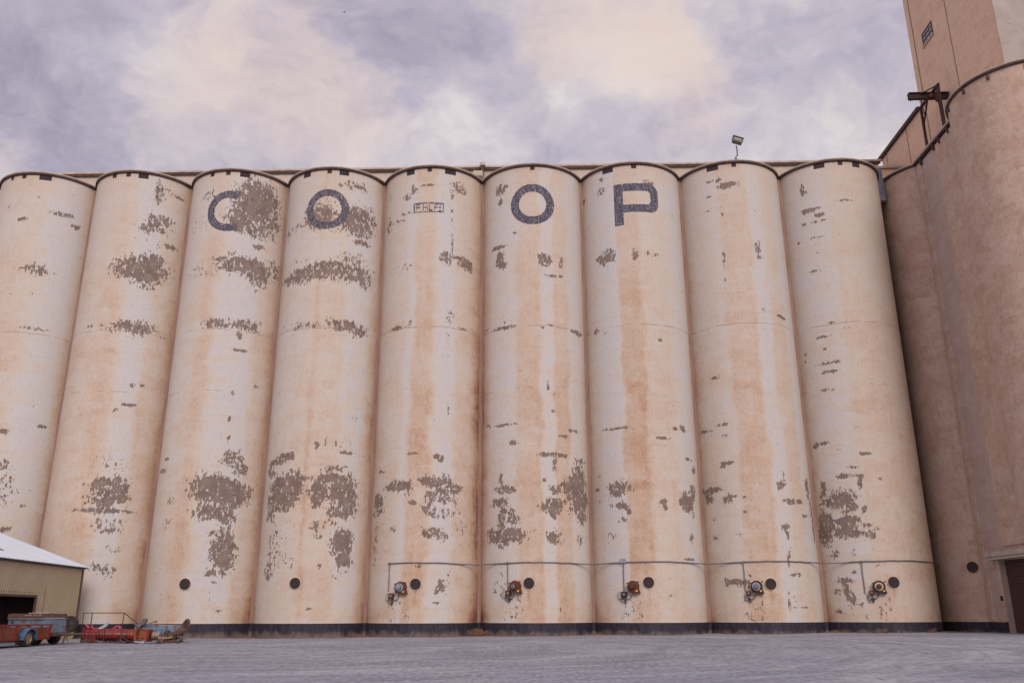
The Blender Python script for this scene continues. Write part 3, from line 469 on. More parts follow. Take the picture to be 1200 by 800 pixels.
# ---------------------------------------------------------------- grain silos
def parse(s): return [tuple(map(float, q.split(','))) for q in s.split()]
def stain_fn(s):
    a = [tuple(map(float, q.split(':'))) for q in s.split()]
    return [p[0] for p in a], [p[1] for p in a]
HOLE = {2: (.10, 3.43), 3: (-.34, 3.46), 4: (-.13, 3.38), 5: (-.45, 3.41), 6: (-.41, 3.43), 7: (-.28, 3.30), 8: (-.14, 3.38), 0: (.0, 3.4), 1: (.1, 3.42), 9: (-3.24, 4.41)}
FAN = {4: (-1.08, 3.16), 5: (-1.34, 3.19), 6: (-1.40, 3.17), 7: (-1.18, 3.14), 8: (-1.09, 3.11)}
def paint_fields(me, i, co):
    """store paint state per vertex: how stained or valley-shaded and how flaked the coat is."""
    blobs = parse(PEEL[i]) if i in PEEL else []
    xs, ys = stain_fn(STAIN[i]) if i in STAIN else ([0], [.8])
    # bucket blobs by height so that only near ones are tested
    st = []; pk = []
    hole = HOLE.get(i); fan = FAN.get(i)
    for u, z in co:
        n0 = mnoise.noise_vector(Vector((u*.25, z*.33, 5.7*i+40))); n3 = mnoise.noise_vector(Vector((u*.8, z*1.7, 2.7*i+80)))
        s = lerp(u+.30*n0.x+.16*n3.x, xs, ys)*(1+.35*n0.y)
        n1 = mnoise.noise_vector(Vector((u*1.1, z*.9, 7.3*i))); n2 = mnoise.noise_vector(Vector((u*3.4, z*2.6, 3.1*i+9)))
        wu = u+.20*n1.x+.13*n2.x; wz = z+.18*n1.y+.14*n2.y
        if z < 2.2+EYE: s += .28*max(0, 1-(z-ZB)/1.6) * (.4+1.2*min(1, abs(u)/3.6)**2)
        if hole and i < 9:
            d = abs(u-hole[0]); 
            if d < .16 and z < hole[1]-.3: s += (.75 if i != 2 else .3)*(1-d/.16)*max(0, 1-(hole[1]-z)/2.0)
        if z > 32.8: s += .35*(z-32.8)/2
        if abs(u) > 4.0: s += .35*min(1, (abs(u)-4.0)/1.1)  # valley shading toward the notches, added into the stain value
        if z < ZB+.14: s -= .15
        st.append(s)
        v = 0
        for bu, bz, ru, rz, a in blobs:
            if abs(z-bz) > 2.1*max(rz, .09)+.35: continue
            ru = max(ru, .11); rz = max(rz, .09)
            kx = min(1, min(ru, .6)/.45); kz = min(1, min(rz, .6)/.45)
            e = math.hypot((u+(wu-u)*kx-bu)/ru, (z+(wz-z)*kz-bz)/rz)
            if e < 2.1: v = max(v, a*min(1, (2.1-e)/1.35))
        if fan and z < fan[1]-.45 and z > ZB+.1 and abs(u-fan[0]+.2) < .9:       # thin drip scars under the fans
            v = max(v, .42)
        pk.append(v)
    for nm, arr in (('stain_shade', st), ('peel', pk)):
        a = me.attributes.new(nm, 'FLOAT', 'POINT'); a.data.foreach_set('value', arr)

def cyl_patch(name, i, mat, parent, R, a0, a1, da, z0, z1, dz, off=0):
    na = int(round((a1-a0)/da)); nz = int(round((z1-z0)/dz)); v = []; co = []; f = []
    for a in range(na+1):
        t = R_(a0+(a1-a0)*a/na)
        for k in range(nz+1):
            z = z0+(z1-z0)*k/nz; v.append((R*sin(t), -R*cos(t), z)); co.append((t*RW, z))
    m = nz+1
    for a in range(na):
        for k in range(nz): p = a*m+k; f.append((p, p+m, p+m+1, p+1))
    me = bpy.data.meshes.new(name); me.from_pydata(v, [], f); me.shade_smooth()
    uvl = me.uv_layers.new(name='UVMap'); idx = [0]*len(me.loops); me.loops.foreach_get('vertex_index', idx)
    flat = []
    for q in idx: flat += [co[q][0]+37.3*i, co[q][1]]
    uvl.data.foreach_set('uv', flat)
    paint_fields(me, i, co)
    me.materials.append(mat)
    o = bpy.data.objects.new(name, me); C.objects.link(o); o.parent = parent; return o

def decal(name, i, mat, parent, poly_or_fn, R, bounds, du=.05, dz=.05):
    """painted shape wrapped on the wall: cells whose centre is inside the outline."""
    u0, u1, z0, z1 = bounds; v = []; co = []; f = []; ids = {}
    def vid(a, b):
        if (a, b) not in ids:
            u = u0+a*du; z = z0+b*dz; t = u/RW; ids[a, b] = len(v); v.append((R*sin(t), -R*cos(t), z)); co.append((u, z))
        return ids[a, b]
    for a in range(int((u1-u0)/du)):
        for b in range(int((z1-z0)/dz)):
            if poly_or_fn(u0+(a+.5)*du, z0+(b+.5)*dz): f.append((vid(a, b), vid(a+1, b), vid(a+1, b+1), vid(a, b+1)))
    me = bpy.data.meshes.new(name); me.from_pydata(v, [], f); me.shade_smooth()
    uvl = me.uv_layers.new(name='UVMap'); idx = [0]*len(me.loops); me.loops.foreach_get('vertex_index', idx)
    flat = []
    for q in idx: flat += [co[q][0]+37.3*i, co[q][1]]
    uvl.data.foreach_set('uv', flat); paint_fields(me, i, co); me.materials.append(mat)
    o = bpy.data.objects.new(name, me); C.objects.link(o); o.parent = parent; return o

def fn_ring(cu_, cz, ro, ri, a0=None, a1=None):
    def g(u, z):
        d = math.hypot(u-cu_, z-cz)
        if not ri < d < ro: return False
        if a0 is None: return True
        a = math.degrees(math.atan2(z-cz, u-cu_)) % 360
        return a0 <= a <= a1
    return g
def fn_P(u, z):
    u0, u1, zb, zt, zw = -1.64, 1.87, 28.33+EYE, 31.84+EYE, 29.38+EYE
    if u0 <= u <= u0+.68 and zb <= z <= zt: return True
    def rrect(a, b, c, d, r):
        if not (a <= u <= b and c <= z <= d): return False
        for cz in (c+r, d-r):
            if u > b-r and ((z < cz and cz == c+r) or (z > cz and cz == d-r)): return math.hypot(u-(b-r), z-cz) <= r
        return True
    return rrect(u0, u1, zw, zt, .8) and not rrect(u0+.68, u1-.68, zw+.66, zt-.62, .3)
def fn_sign(u, z):
    a, b, c, d = -1.22, 1.18, 29.63+EYE, 30.47+EYE
    if not (a <= u <= b and c <= z <= d): return False
    if u < a+.1 or u > b-.1 or z < c+.1 or z > d-.1: return True
    # worn remains of the strokes inside the plate
    x = (u-a-.1)/(b-a-.2); y = (z-c-.1)/(d-c-.2)
    for s0, s1, bars in ((.05, .09, 0), (.09, .2, 1), (.30, .34, 0), (.44, .48, 0), (.34, .44, 2), (.52, .56, 0), (.56, .64, 3), (.70, .74, 0), (.74, .82, 1), (.86, .96, 4)):
        if s0 <= x <= s1:
            if bars == 0: return .08 < y < .92
            if bars == 1: return y > .78 or .42 < y < .60
            if bars == 2: return .40 < y < .60
            if bars == 3: return y < .22
            if bars == 4: return y > .78 or y < .2 or .4 < y < .6
    return False

SL = ['far left pale silo standing behind the shed roof, cut by the picture edge',
      'second silo from the left, broad brown flaked band near its top',
      'silo painted with the navy letter C and a large brown bare patch beside the letter',
      'silo with the left of the two navy letters O, brown flaked band below it',
      'silo with the small faded rectangular plate of worn letters instead of a big letter',
      'silo with the right of the two navy letters O, standing beside the letter P silo',
      'silo painted with the navy letter P near its top',
      'blank silo right of the letter P with the floodlight on its rim',
      'rightmost silo of the pale row, next to the dark shaft and the tan elevator']
VENTS = {0: [(-22, .3), (-6, .35), (17, .9)], 1: [(-17, .4), (0, .35), (16, .75)], 2: [(-19, .35), (0, .35), (18, .75)], 3: [(-26, .7), (1, .35), (17, .75)],
         4: [(-22, .7), (0, .35), (23, .9)], 5: [(1, .35)], 6: [(-29, .9), (0, .4)], 7: [(-26, .9), (-3, .35)], 8: [(-22, .8), (0, .35), (18, .65)]}
CAPA = {}
def rim_parts(p, R, z, a0=0, a1=360, step=3):
    MB().lathe([(R-.45, z-.03), (R-.05, z), (R, z-.03), (R, z-.10), (R-.02, z-.12), (R-.10, z-.125)], a0, a1, step).build('rim', M['rimtop'], p, True)
    MB().lathe([(R-.02, z-.125), (R+.0, z-.14), (R-.01, z-.25), (R-.05, z-.27), (RW-.01, z-.29)], a0, a1, step).build('rim_fascia', M['rimdark'], p, True)

for i in range(9):
    t = (i-4)*8.0
    L0 = G(t, 0)
    s = thing('grain_silo', SL[i], 'silo', L0, PHI, 'pale silos standing in one row')
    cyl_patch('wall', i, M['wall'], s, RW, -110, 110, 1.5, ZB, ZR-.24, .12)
    MB().lathe([(RW, ZB), (RW, ZR-.24)], 110, 250, 5).build('rear_wall', M['tan'], s, True)
    MB().lathe([(0, ZR-.10), (RW+.02, ZR-.16)], 0, 360, 6).build('roof', M['rimtop'], s, True)
    rim_parts(s, RR, ZR)
    gz = ground_z(L0.x, 60)-.25
    MB().lathe([(RW-.03, ZB+.012), (RW+.018, ZB+.004), (RW+.022, ZB-.05), (RW+.022, gz)], -112, 112, 3).build('base_band', M['band'], s, True)
    for (a, wd) in VENTS[i]:
        h = .30 if wd < .5 else .40
        MB().lathe([(RW-.05, ZR-.28), (RW+.012, ZR-.28), (RW+.012, ZR-.28-h), (RW-.05, ZR-.28-h)], a-math.degrees(wd/2/RW), a+math.degrees(wd/2/RW), 2).build('vent_slot', M['hole'], s)
    # manhole
    hu, hz = HOLE[i]; th = hu/RW
    hm = thing_ = bpy.data.objects.new('manhole', None)
    C.objects.link(hm); hm.parent = s; hm.location = (RW*sin(th), -RW*cos(th), hz); hm.rotation_euler = (0, 0, th)
    MB().disc_y((0, 0, 0), .37, -.07, .1, 32).build('cover', M['hole'], hm, True)
    MB().disc_y((0, 0, 0), .415, -.05, .1, 32, .36).build('collar', M['palering'], hm, True)
    gr = MB()
    for r0 in (.28, .17): gr.disc_y((0, 0, 0), r0, -.085, -.05, 28, r0-.03)
    gr.box((0, -.085, 0), (.05, .03, .60)); gr.build('grille', M['black'], hm)
    if i < 8:
        # concrete strip closing the notch to the next silo
        st = MB(); xx = 4.0; yy = -1.42
        st.prism([(xx-.17, ZB), (xx+.17, ZB), (xx+.17, ZR-.28), (xx-.17, ZR-.28)], yy, yy+.9)
        st.build('joint_strip', M['strip'], s, bevel=.03)
        MB().prism([(xx-.2, gz), (xx+.2, gz), (xx+.2, ZB), (xx-.2, ZB)], yy-.02, yy+.9).build('joint_base', M['band'], s)
    if i == 2: decal('painted_letter', i, M['ink'], s, fn_ring(.30, 30.02+EYE, 1.72, 1.12, 62, 301), RW+.012, (-2, 2.4, 28+EYE, 32+EYE))
    if i == 3: decal('painted_letter', i, M['ink'], s, fn_ring(.06, 30.05+EYE, 1.70, 1.12), RW+.012, (-2, 2, 28+EYE, 32+EYE))
    if i == 5: decal('painted_letter', i, M['ink'], s, fn_ring(.06, 30.2+EYE, 1.72, 1.07), RW+.012, (-2, 2, 28+EYE, 32.2+EYE))
    if i == 6: decal('painted_letter', i, M['ink'], s, fn_P, RW+.012, (-2, 2.4, 28+EYE, 32.2+EYE))
    if i == 4: decal('painted_plate', i, M['faded'], s, fn_sign, RW+.012, (-1.3, 1.3, 29.4+EYE, 30.8+EYE), .04, .04)

# ---------------------------------------------------------------- conveyor gallery behind the rims
g = thing('conveyor_gallery', 'long low pale gallery running along the roofs behind the silo rims', 'gallery', G(0, 0), PHI)
GZ = 37.05+EYE
MB().box((1.9, 4.6, (ZR-.2+GZ)/2), (72, 4, GZ-ZR+.2)).build('wall', M['galwall'], g)
MB().box((1.9, 4.6, GZ+.09), (72.5, 4.5, .16)).build('roof', M['rimtop'], g)
MB().box((1.9, 2.46, GZ-.10), (72.3, .12, .2)).build('eave_shadow', M['rimdark'], g)  # dark strip standing in for the shadow line below the eave
rv = thing('roof_vent', 'small pale capped roof vent above the notch left of the right O silo', 'vent', G(3.76, -2.15, EYE+35.2), PHI)
MB().box((0, 0, .9), (.26, .26, 1.8)).build('duct', M['rimdark'], rv)
MB().box((0, 0, 2.0), (.46, .46, .32)).build('cap', M['rimtop'], rv, bevel=.04)
MB().box((-.25, -1.2, .0), (.8, 2.0, .5)).build('base_box', M['rimtop'], rv, bevel=.05)

# ---------------------------------------------------------------- tan elevator on the right
s10 = thing('grain_silo', 'tan concrete silo in shade just right of the dark shaft, with one manhole', 'silo', G(40.78, -.1), PHI)
def tan_cyl(p, i, a0, a1):
    na = int((a1-a0)/3); v = []; f = []; uvs = []
    for a in range(na+1):
        t = R_(a0+(a1-a0)*a/na)
        for z in (ZB, ZR-.24): v.append((RW*sin(t), -RW*cos(t), z)); uvs.append((t*RW+37.3*i, z))
    for a in range(na): f.append((2*a, 2*a+2, 2*a+3, 2*a+1))
    me = bpy.data.meshes.new('wall'); me.from_pydata(v, [], f); me.shade_smooth()
    l = me.uv_layers.new(name='UVMap'); idx = [0]*len(me.loops); me.loops.foreach_get('vertex_index', idx)
    fl = []
    for q in idx: fl += list(uvs[q])
    l.data.foreach_set('uv', fl); me.materials.append(M['tan'])
    o = bpy.data.objects.new('wall', me); C.objects.link(o); o.parent = p
tan_cyl(s10, 9, -150, 0)
rim_parts(s10, RR, ZR, -140, -34)
MB().lathe([(0, ZR-.10), (RW+.02, ZR-.16)], 0, 360, 6).build('roof', M['rimtop'], s10, True)
MB().lathe([(RW-.03, ZB+.01), (RW+.02, ZB), (RW+.02, -.1)], -150, -30, 3).build('base_band', M['band'], s10, True)
hu, hz = HOLE[9]; th = hu/RW
hm = bpy.data.objects.new('manhole', None); C.objects.link(hm); hm.parent = s10
hm.location = (RW*sin(th), -RW*cos(th), hz); hm.rotation_euler = (0, 0, th)
MB().disc_y((0, 0, 0), .37, -.07, .1, 32).build('cover', M['hole'], hm, True)
MB().disc_y((0, 0, 0), .41, -.05, .1, 32, .36).build('collar', M['tanblock'], hm, True)

s11 = thing('grain_silo', 'big tan silo at the right picture edge, nearest the camera, its rim sweeping up', 'silo', G(41.0, 12.6), PHI)
tan_cyl(s11, 11, -160, 120)
rim_parts(s11, RR, ZR, -140, 120)
MB().lathe([(0, ZR-.10), (RW+.02, ZR-.16)], 0, 360, 6).build('roof', M['rimtop'], s11, True)
MB().lathe([(RW-.03, ZB+.01), (RW+.02, ZB), (RW+.02, -.1)], -160, 120, 3).build('base_band', M['band'], s11, True)

# flat driveway wall between the two tan silos (local x = t, local y = -k)
e = thing('elevator_wall', 'flat tan concrete wall with pilasters and a roller door between the two tan silos', 'building', G(0, 0), PHI)
K0, K1 = 3.3, 9.95; X = 38.12
def wb(mb, x0, x1, k0, k1, z0, z1): return mb.box(((x0+x1)/2, -(k0+k1)/2, (z0+z1)/2), (x1-x0, k1-k0, z1-z0))
DK0, DK1, DZ = 5.65, 9.7, EYE+3.33
wm = MB()
wb(wm, X+.12, X+.7, K0, DK0, .0, ZR-.4)
wb(wm, X+.12, X+.7, DK0, K1, DZ, ZR-.4)
wb(wm, X+.12, X+.7, DK1, K1, 0, DZ)
wm.build('wall', M['recess'], e)
pm = MB(); wb(pm, X, X+.3, 3.45, 4.15, ZB, ZR-.41); pm.build('pilaster', M['tanblock'], e, bevel=.05)
pm = MB(); wb(pm, X+.02, X+.3, 6.6, 9.85, DZ+.7, ZR-.41); pm.build('pilaster', M['tanblock'], e, bevel=.08)
pm = MB(); wb(pm, X+.04, X+.3, 5.2, DK0-.002, ZB, DZ+.02); pm.build('door_jamb', M['tanblock'], e, bevel=.04)
cm = MB(); wb(cm, X-.42, X+.2, 4.9, 9.9, DZ+.1, DZ+.42); cm.build('canopy', M['rimtop'], e, bevel=.05)
cm = MB(); wb(cm, X-.30, X+.15, 5.1, 9.85, DZ-.06, DZ+.098); cm.build('canopy_soffit', M['palering'], e)
bm_ = MB(); wb(bm_, X-.03, X+.25, 3.4, DK0-.1, .0, ZB); bm_.build('base_band', M['band'], e)
dm = MB()
nsl = 22
for q in range(nsl):
    z0 = .02+q*(DZ-.1)/nsl; dm.box((X+.5, -(DK0+DK1)/2, z0+.09), (.05, DK1-DK0, (DZ-.1)/nsl*.86))
    dm.box((X+.53, -(DK0+DK1)/2, z0+.09), (.03, DK1-DK0, (DZ-.1)/nsl*1.02))
dm.build('roller_door', M['doormat'], e)
hb = MB(); wb(hb, X-.02, X+.1, 5.3, 5.55, EYE+.72, EYE+1.02); hb.build('switch_plate', M['hole'], e)
# straight rim along the flat wall
rm = MB(); wb(rm, X-.14, X+.4, K0, K1+.05, ZR-.14, ZR-.002); rm.build('rim', M['rimtop'], e)
rm = MB(); wb(rm, X-.13, X+.3, K0, K1+.05, ZR-.28, ZR-.142)
for kx in (4.2, 6.4, 7.4, 8.8): wb(rm, X-.1, X+.2, kx, kx+.12, ZR-.75, ZR-.28)
rm.build('rim_fascia', M['rimdark'], e)
rf = MB(); wb(rf, X+.3, X+8, K0-4, K1+3, ZR-.6, ZR-.25); rf.build('roof', M['rimtop'], e)
for a in (-75, -105, -50, -20):
    t = R_(a); MB().box((RW*1.01*sin(t), -RW*1.01*cos(t), ZR-.55), (.14, .14, .3)).build('bracket', M['rimdark'], s11)

# tower and annex, plane t = 39.4
TX = 39.4
tw = thing('headhouse_tower', 'tall tan concrete tower rising above the elevator at the top right corner', 'tower', G(0, 0), PHI)
TB = ZR-.6; TT = ZR+34
a = MB(); wb(a, TX, TX+9, 3.1, 14.72, TB, TT); a.build('wall', M['tower'], tw)
a = MB(); wb(a, TX+.0, TX+9.0, 14.724, 14.76, TB, TT); a.build('front_facing', M['paint_corner'], tw)
a = MB(); wb(a, TX-.03, TX+.02, 3.85, 3.93, TB, TT); a.build('joint', M['joint'], tw)
a = MB(); wb(a, TX-.02, TX+.02, 9.10, 9.17, TB, TT); a.build('joint', M['joint'], tw)
def window(parent, k0, k1, z0, z1):
    f = MB(); x = TX-.05
    for (ka, kb, za, zb) in ((k0, k0+.08, z0, z1), (k1-.08, k1, z0, z1), (k0+.08, k1-.08, z0, z0+.08), (k0+.08, k1-.08, z1-.08, z1),
                             (k0+.08, k1-.08, z0+(z1-z0)*.33, z0+(z1-z0)*.33+.05), (k0+.08, k1-.08, z0+(z1-z0)*.66, z0+(z1-z0)*.66+.05)):
        wb(f, x, x+.12, ka, kb, za, zb)
    for q in (.33, .66): wb(f, x+.02, x+.1, k0+(k1-k0)*q-.025, k0+(k1-k0)*q+.025, z0+.08, z1-.08)
    fr = f.build('window', M['black'], parent)
    p = MB(); wb(p, TX-.012, TX+.03, k0+.05, k1-.05, z0+.05, z1-.05); p.build('pane', M['glass'], fr)
    p = MB(); wb(p, TX-.12, TX+.02, k0-.08, k1+.08, z0-.12, z0-.002); p.build('sill', M['tanblock'], fr)
window(tw, 5.2, 6.92, 42.95+EYE, 44.1+EYE)
window(tw, 10.3, 11.9, 47.0+EYE, 48.3+EYE)
an = thing('roof_house', 'low tan rooftop house with a dark sloping-looking eave between the tower and the pale silos', 'building', G(0, 0), PHI)
a = MB(); wb(a, TX-.02, TX+8, -5.0, 3.095, TB, EYE+38.6); a.build('wall', M['tower'], an)
a = MB(); wb(a, TX-.28, TX+8.2, -5.3, 3.04, EYE+38.62, EYE+38.9); a.build('roof', M['rimdark'], an)
for kx in (-4.0, .2): a = MB(); wb(a, TX-.045, TX+.02, kx, kx+.07, TB, EYE+38.6); a.build('joint', M['joint'], an)
a = MB(); wb(a, 36.9, TX+4, -4.6, -1.0, ZR-.3, EYE+35.5); a.build('low_wall', M['tower'], an)
a = MB(); wb(a, 36.7, TX+4, -4.8, -.8, EYE+35.52, EYE+35.72); a.build('low_roof', M['rimtop'], an)
a = MB(); wb(a, 37.0, 38.0, -4.2, -3.0, EYE+35.72, EYE+36.7); a.build('roof_block', M['rimtop'], an, bevel=.05)

sh = thing('sheet_metal_panel', 'blue grey sheet metal panel closing the top of the dark shaft', 'metal panel', G(36.1, .9, 0), PHI)
MB().box((0, 0, EYE+33.0), (.9, .08, 3.0)).build('sheet', M['bluesteel'], sh)
a = MB()
for q in (-.3, 0, .3): a.box((q, -.06, EYE+33.0), (.05, .04, 2.9))
a.build('rib', M['bluesteel'], sh)
MB().box((0, -.02, EYE+31.5), (.95, .3, .18)).build('bottom_rail', M['black'], sh)
# wall closing the shaft behind, deep shade of the gap put into its colour
cl = thing('shaft_wall', 'recessed wall in a colour darkened for shade at the back of the narrow shaft between pale and tan silos', 'wall', G(36.35, -2.2, 0), PHI)
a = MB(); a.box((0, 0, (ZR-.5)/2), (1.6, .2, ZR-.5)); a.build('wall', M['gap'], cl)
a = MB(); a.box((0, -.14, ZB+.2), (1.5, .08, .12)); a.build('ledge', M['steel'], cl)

# hoist frame standing on the rim
h = thing('hoist_frame', 'dark rusty steel hoist frame with a crossing beam standing on the tan elevator rim', 'hoist', G(38.2, 0, ZR), PHI)
zt = EYE+37.25-ZR
MB().box((0, -5.48, zt/2), (.16, .16, zt)).build('post', M['rustbeam'], h)
MB().box((0, -8.38, zt/2), (.2, .2, zt)).build('post', M['rustbeam'], h)
MB().bar((0, -5.3, zt), (0, -8.6, zt), .16, .2).build('crossbar', M['rustbeam'], h)
ib = MB(); zb_ = EYE+37.0-ZR-.05
ib.box((.15, -7.5, zb_+.24), (3.9, .3, .06)); ib.box((.15, -7.5, zb_-.24), (3.9, .3, .06)); ib.box((.15, -7.5, zb_), (3.88, .06, .44))
ib.box((-1.8, -7.5, zb_), (.04, .3, .5)); ib.tube([(-1.7, -7.5, zb_-.26), (-1.7, -7.5, zb_-.42)], .04, 8)
ib.build('beam', M['rustbeam'], h)
MB().bar((0, -5.5, zt-1.6), (0, -6.6, zt-.15), .1).build('brace', M['rustbeam'], h)
MB().bar((0, -8.38, zt+.05), (-1.1, -7.4, zb_+.1), .07).build('brace', M['rustbeam'], h)
MB().bar((-.9, -7.45, zb_-.2), (0, -5.9, zt-.9), .07).build('brace', M['rustbeam'], h)
tr = MB(); tr.tube([(-.25, -7.62, zb_-.1), (-.25, -7.82, zb_-.1)], .16, 14); tr.box((.15, -7.8, zb_-.3), (.25, .2, .7)); tr.tube([(.15, -7.8, zb_-.6), (.15, -7.9, zb_-1.1)], .04, 8)
tr.build('chain_hoist', M['rust'], h)

# ---------------------------------------------------------------- floodlight on the blank silo
fl = thing('floodlight', 'square grey floodlight on a short bent post above the blank silo rim', 'floodlight', G(24-.02, 4.1, ZR), PHI)
MB().lathe([(0, .06), (.16, .06), (.2, 0)], 0, 360, 30).build('base_plate', M['black'], fl)
MB().tube([(0, 0, 0), (.03, 0, .28), (.16, 0, .42), (.17, -.02, 1.0), (.12, -.05, 1.25)], .045, 10).build('post', M['black'], fl, True)
rt = Matrix.Rotation(R_(20), 3, 'Y') @ Matrix.Rotation(R_(-32), 3, 'X') 
hc = Vector((.22, -.12, 1.62))
hd = MB(); hd.box(hc, (.78, .34, .62), rt); hd.build('housing', M['lampgrey'], fl, bevel=.05)
hd = MB(); hd.box(hc+rt @ Vector((.02, -.185, -.03)), (.60, .03, .46), rt); hd.build('glass', M['lens'], fl)
hd = MB(); hd.box(hc+rt @ Vector((0, -.02, .33)), (.86, .44, .05), rt); hd.build('visor', M['black'], fl)

# ---------------------------------------------------------------- conduit along the silo feet
def on_wall(i, u, z, off=.06):
    th = u/RW; t = (i-4)*8; return G(t+(RW+off)*sin(th), (RW+off)*cos(th), z)
cz = EYE+3.28
cd_ = thing('electrical_conduit', 'thin grey conduit running along the silo feet above the fans', 'conduit')
pts = [on_wall(4, -2.1, cz+.05)]
rj = random.Random(5)
for i in range(4, 9):
    lo = -2.1 if i == 4 else -3.0
    u = lo
    while u < 3.0: pts.append(on_wall(i, u, cz+.05*cos(u*.5)+rj.uniform(-.015, .015))); u += .42
    if i < 8: pts.append(G((i-4)*8+4, 2.6+rj.uniform(-.2, .1), cz-.03))
pts += [on_wall(8, 4.2, cz), on_wall(8, 5.2, cz-.05), G(36.6, .6, cz-.1)]
MB().tube(pts, .042, 8).build('pipe', M['steel'], cd_, True)
DROP = {4: (-2.10, EYE+1.45), 5: (-1.95, EYE+1.45), 6: (-2.08, EYE+1.3), 7: (-1.95, EYE+1.35), 8: (-2.0, EYE+1.2)}
for i, (u, zb) in DROP.items():
    p = [on_wall(i, u+rj.uniform(-.02, .02), cz+.02-(cz-zb)*q/5) for q in range(6)]
    MB().tube(p, .034, 8).build('drop_pipe', M['steel'], cd_, True)
    MB().box(on_wall(i, u, cz+.03, .07), (.15, .12, .13), Matrix.Rotation(PHI+u/RW, 3, 'Z')).build('junction_box', M['steel'] if i != 6 else M['motorgrey'], cd_, bevel=.01)
jb = MB(); jb.box(on_wall(6, -2.08, cz+.14, .1), (.34, .16, .3), Matrix.Rotation(PHI-.5, 3, 'Z')); jb.build('junction_box', M['motorgrey'], cd_, bevel=.02)

# ---------------------------------------------------------------- aeration fans and switch boxes
FS = [('rust', 'motorgrey', 'motorgrey', 'red rusty aeration fan with blue grey motor on the worn plate silo'),
      ('rust', 'rust', 'steel', 'rusty aeration fan with a small steel motor hub on the right O silo'),
      ('rust', 'rust', 'rust', 'fully rust brown aeration fan on the letter P silo'),
      ('rustbeam', 'motorgrey', 'steel', 'dark aeration fan with a pale blue grey inlet disc on the blank silo'),
      ('rustbeam', 'palering', 'rust', 'dark aeration fan with pale ring and rusty centre on the rightmost pale silo')]
for q, i in enumerate(range(4, 9)):
    u, z = FAN[i]; th = u/RW
    f = thing('aeration_fan', FS[q][3], 'fan', on_wall(i, u, z, 0), PHI+th, 'aeration fans on the silo feet')
    hs = MB()
    outl = []
    for k in range(33):                                   # snail: round scroll with a square outlet at lower right
        a_ = R_(-20+k*290/32); r = .37+.05*k/32
        outl.append((r*cos(a_), r*sin(a_)))
    outl += [(.44, -.44)]
    hs.prism(outl, -.34, .05); hs.build('housing', M[FS[q][0]], f, True, bevel=.015)
    ea = MB()
    for (x, y) in ((-.38, .22), (.36, .30), (-.30, -.32)): ea.box((x, -.30, y), (.1, .06, .1))
    ea.build('bracket', M['black'], f)
    ring = MB().disc_y((-.03, 0, 0), .27, -.40, -.3, 28, .17); ring.build('inlet_ring', M[FS[q][1]], f, True)
    mt = MB(); mt.disc_y((-.03, 0, 0), .15, -.62, -.3, 20); mt.disc_y((-.03, 0, 0), .07, -.68, -.6, 14)
    for k in range(8): a_ = k*pi/4; mt.box((-.03+.16*cos(a_), -.47, .16*sin(a_)), (.03, .22, .03))
    mt.build('motor', M[FS[q][2]], f, True)
    MB().box((.25, -.352, -.28), (.13, .02, .10)).build('label_plate', M['yellow'], f)
    MB().disc_y((0, 0, .05), .46, -.012, .05, 30).build('wall_flange', M['palering'], f, True)
    cb = [(-.05, -.3, -.34), (-.12, -.2, -.6), (-.3, -.1, -.80), (-.55, -.08, -.82), (-.75, -.06, -.66)]
    MB().tube(cb, .028, 8).build('cable', M['black'], f, True)
    # switch box beside it
    du, dzz = ((-.72, -.55), (-.52, -.42), (-.66, -.50), (-.56, -.42), (-.50, -.38))[q]
    sb = thing('switch_box', ('rust red switch box beside a pale green box, left of the leftmost fan',
                              'small rust red switch box under the drop pipe of the right O silo',
                              'dark switch box left of the fully rust brown fan on the letter P silo',
                              'small orange rusted switch box left of the blue grey disc fan on the blank silo',
                              'small rusted switch box left of the pale ringed fan on the rightmost pale silo')[q], 'switch box',
               on_wall(i, u+du, z+dzz, 0), PHI+(u+du)/RW, 'switch boxes beside the fans')
    w_ = .34 if q < 3 else .26
    MB().box((0, -.12, 0), (w_, .22, w_+.04)).build('box', M['rust'] if q != 2 else M['black'], sb, bevel=.015)
    MB().box((.02, -.245, .02), (w_*.35, .04, w_*.35)).build('handle', M['greybox'], sb)
    if q < 3:
        MB().box((-w_/2-.17, -.08, -.04), (.2, .14, .46)).build('pale_box', M['greybox'], sb, bevel=.015)
    pp = [(-.28, -.06, -.1), (-.28, -.06, -.42), (-.08, -.08, -.5), (.02, -.1, -.36), (.05, -.1, -.14)]
    MB().tube(pp, .03, 8).build('loop_pipe', M['steel'], sb, True)
    MB().tube([(.06, -.1, -.3), (.06, -.1, -.6)], [.06, .045], 8).build('hanging_plug', M['black'], sb, True)

# ---------------------------------------------------------------- bird
bd = MB(); bd.tube([(-.16, 0, -.02), (-.05, 0, 0), (.08, 0, .01), (.17, 0, .02), (.22, 0, .02)], [.01, .05, .055, .03, .006], 8)
bd.add([(0, 0, .03), (.09, 0, .03), (.04, .30, .14), (-.02, .30, .14), (0, -.3, .16), (.09, -.3, .16), (0, 0, .045), (.09, 0, .045), (.02, -.55, .04), (.02, .55, .02)],
       [(0, 1, 2, 3), (0, 1, 5, 4), (6, 7, 2, 3), (6, 7, 5, 4), (4, 5, 8), (3, 2, 9)])
bo = bd.build('bird', M['black']); bo.location = (-14.2, 61, 50.2); bo.rotation_euler = (.3, .2, 1.2); bo.scale = (.5, .5, .5)
tag(bo, 'tiny dark bird flying high in the clouds at the top of the picture', 'bird')

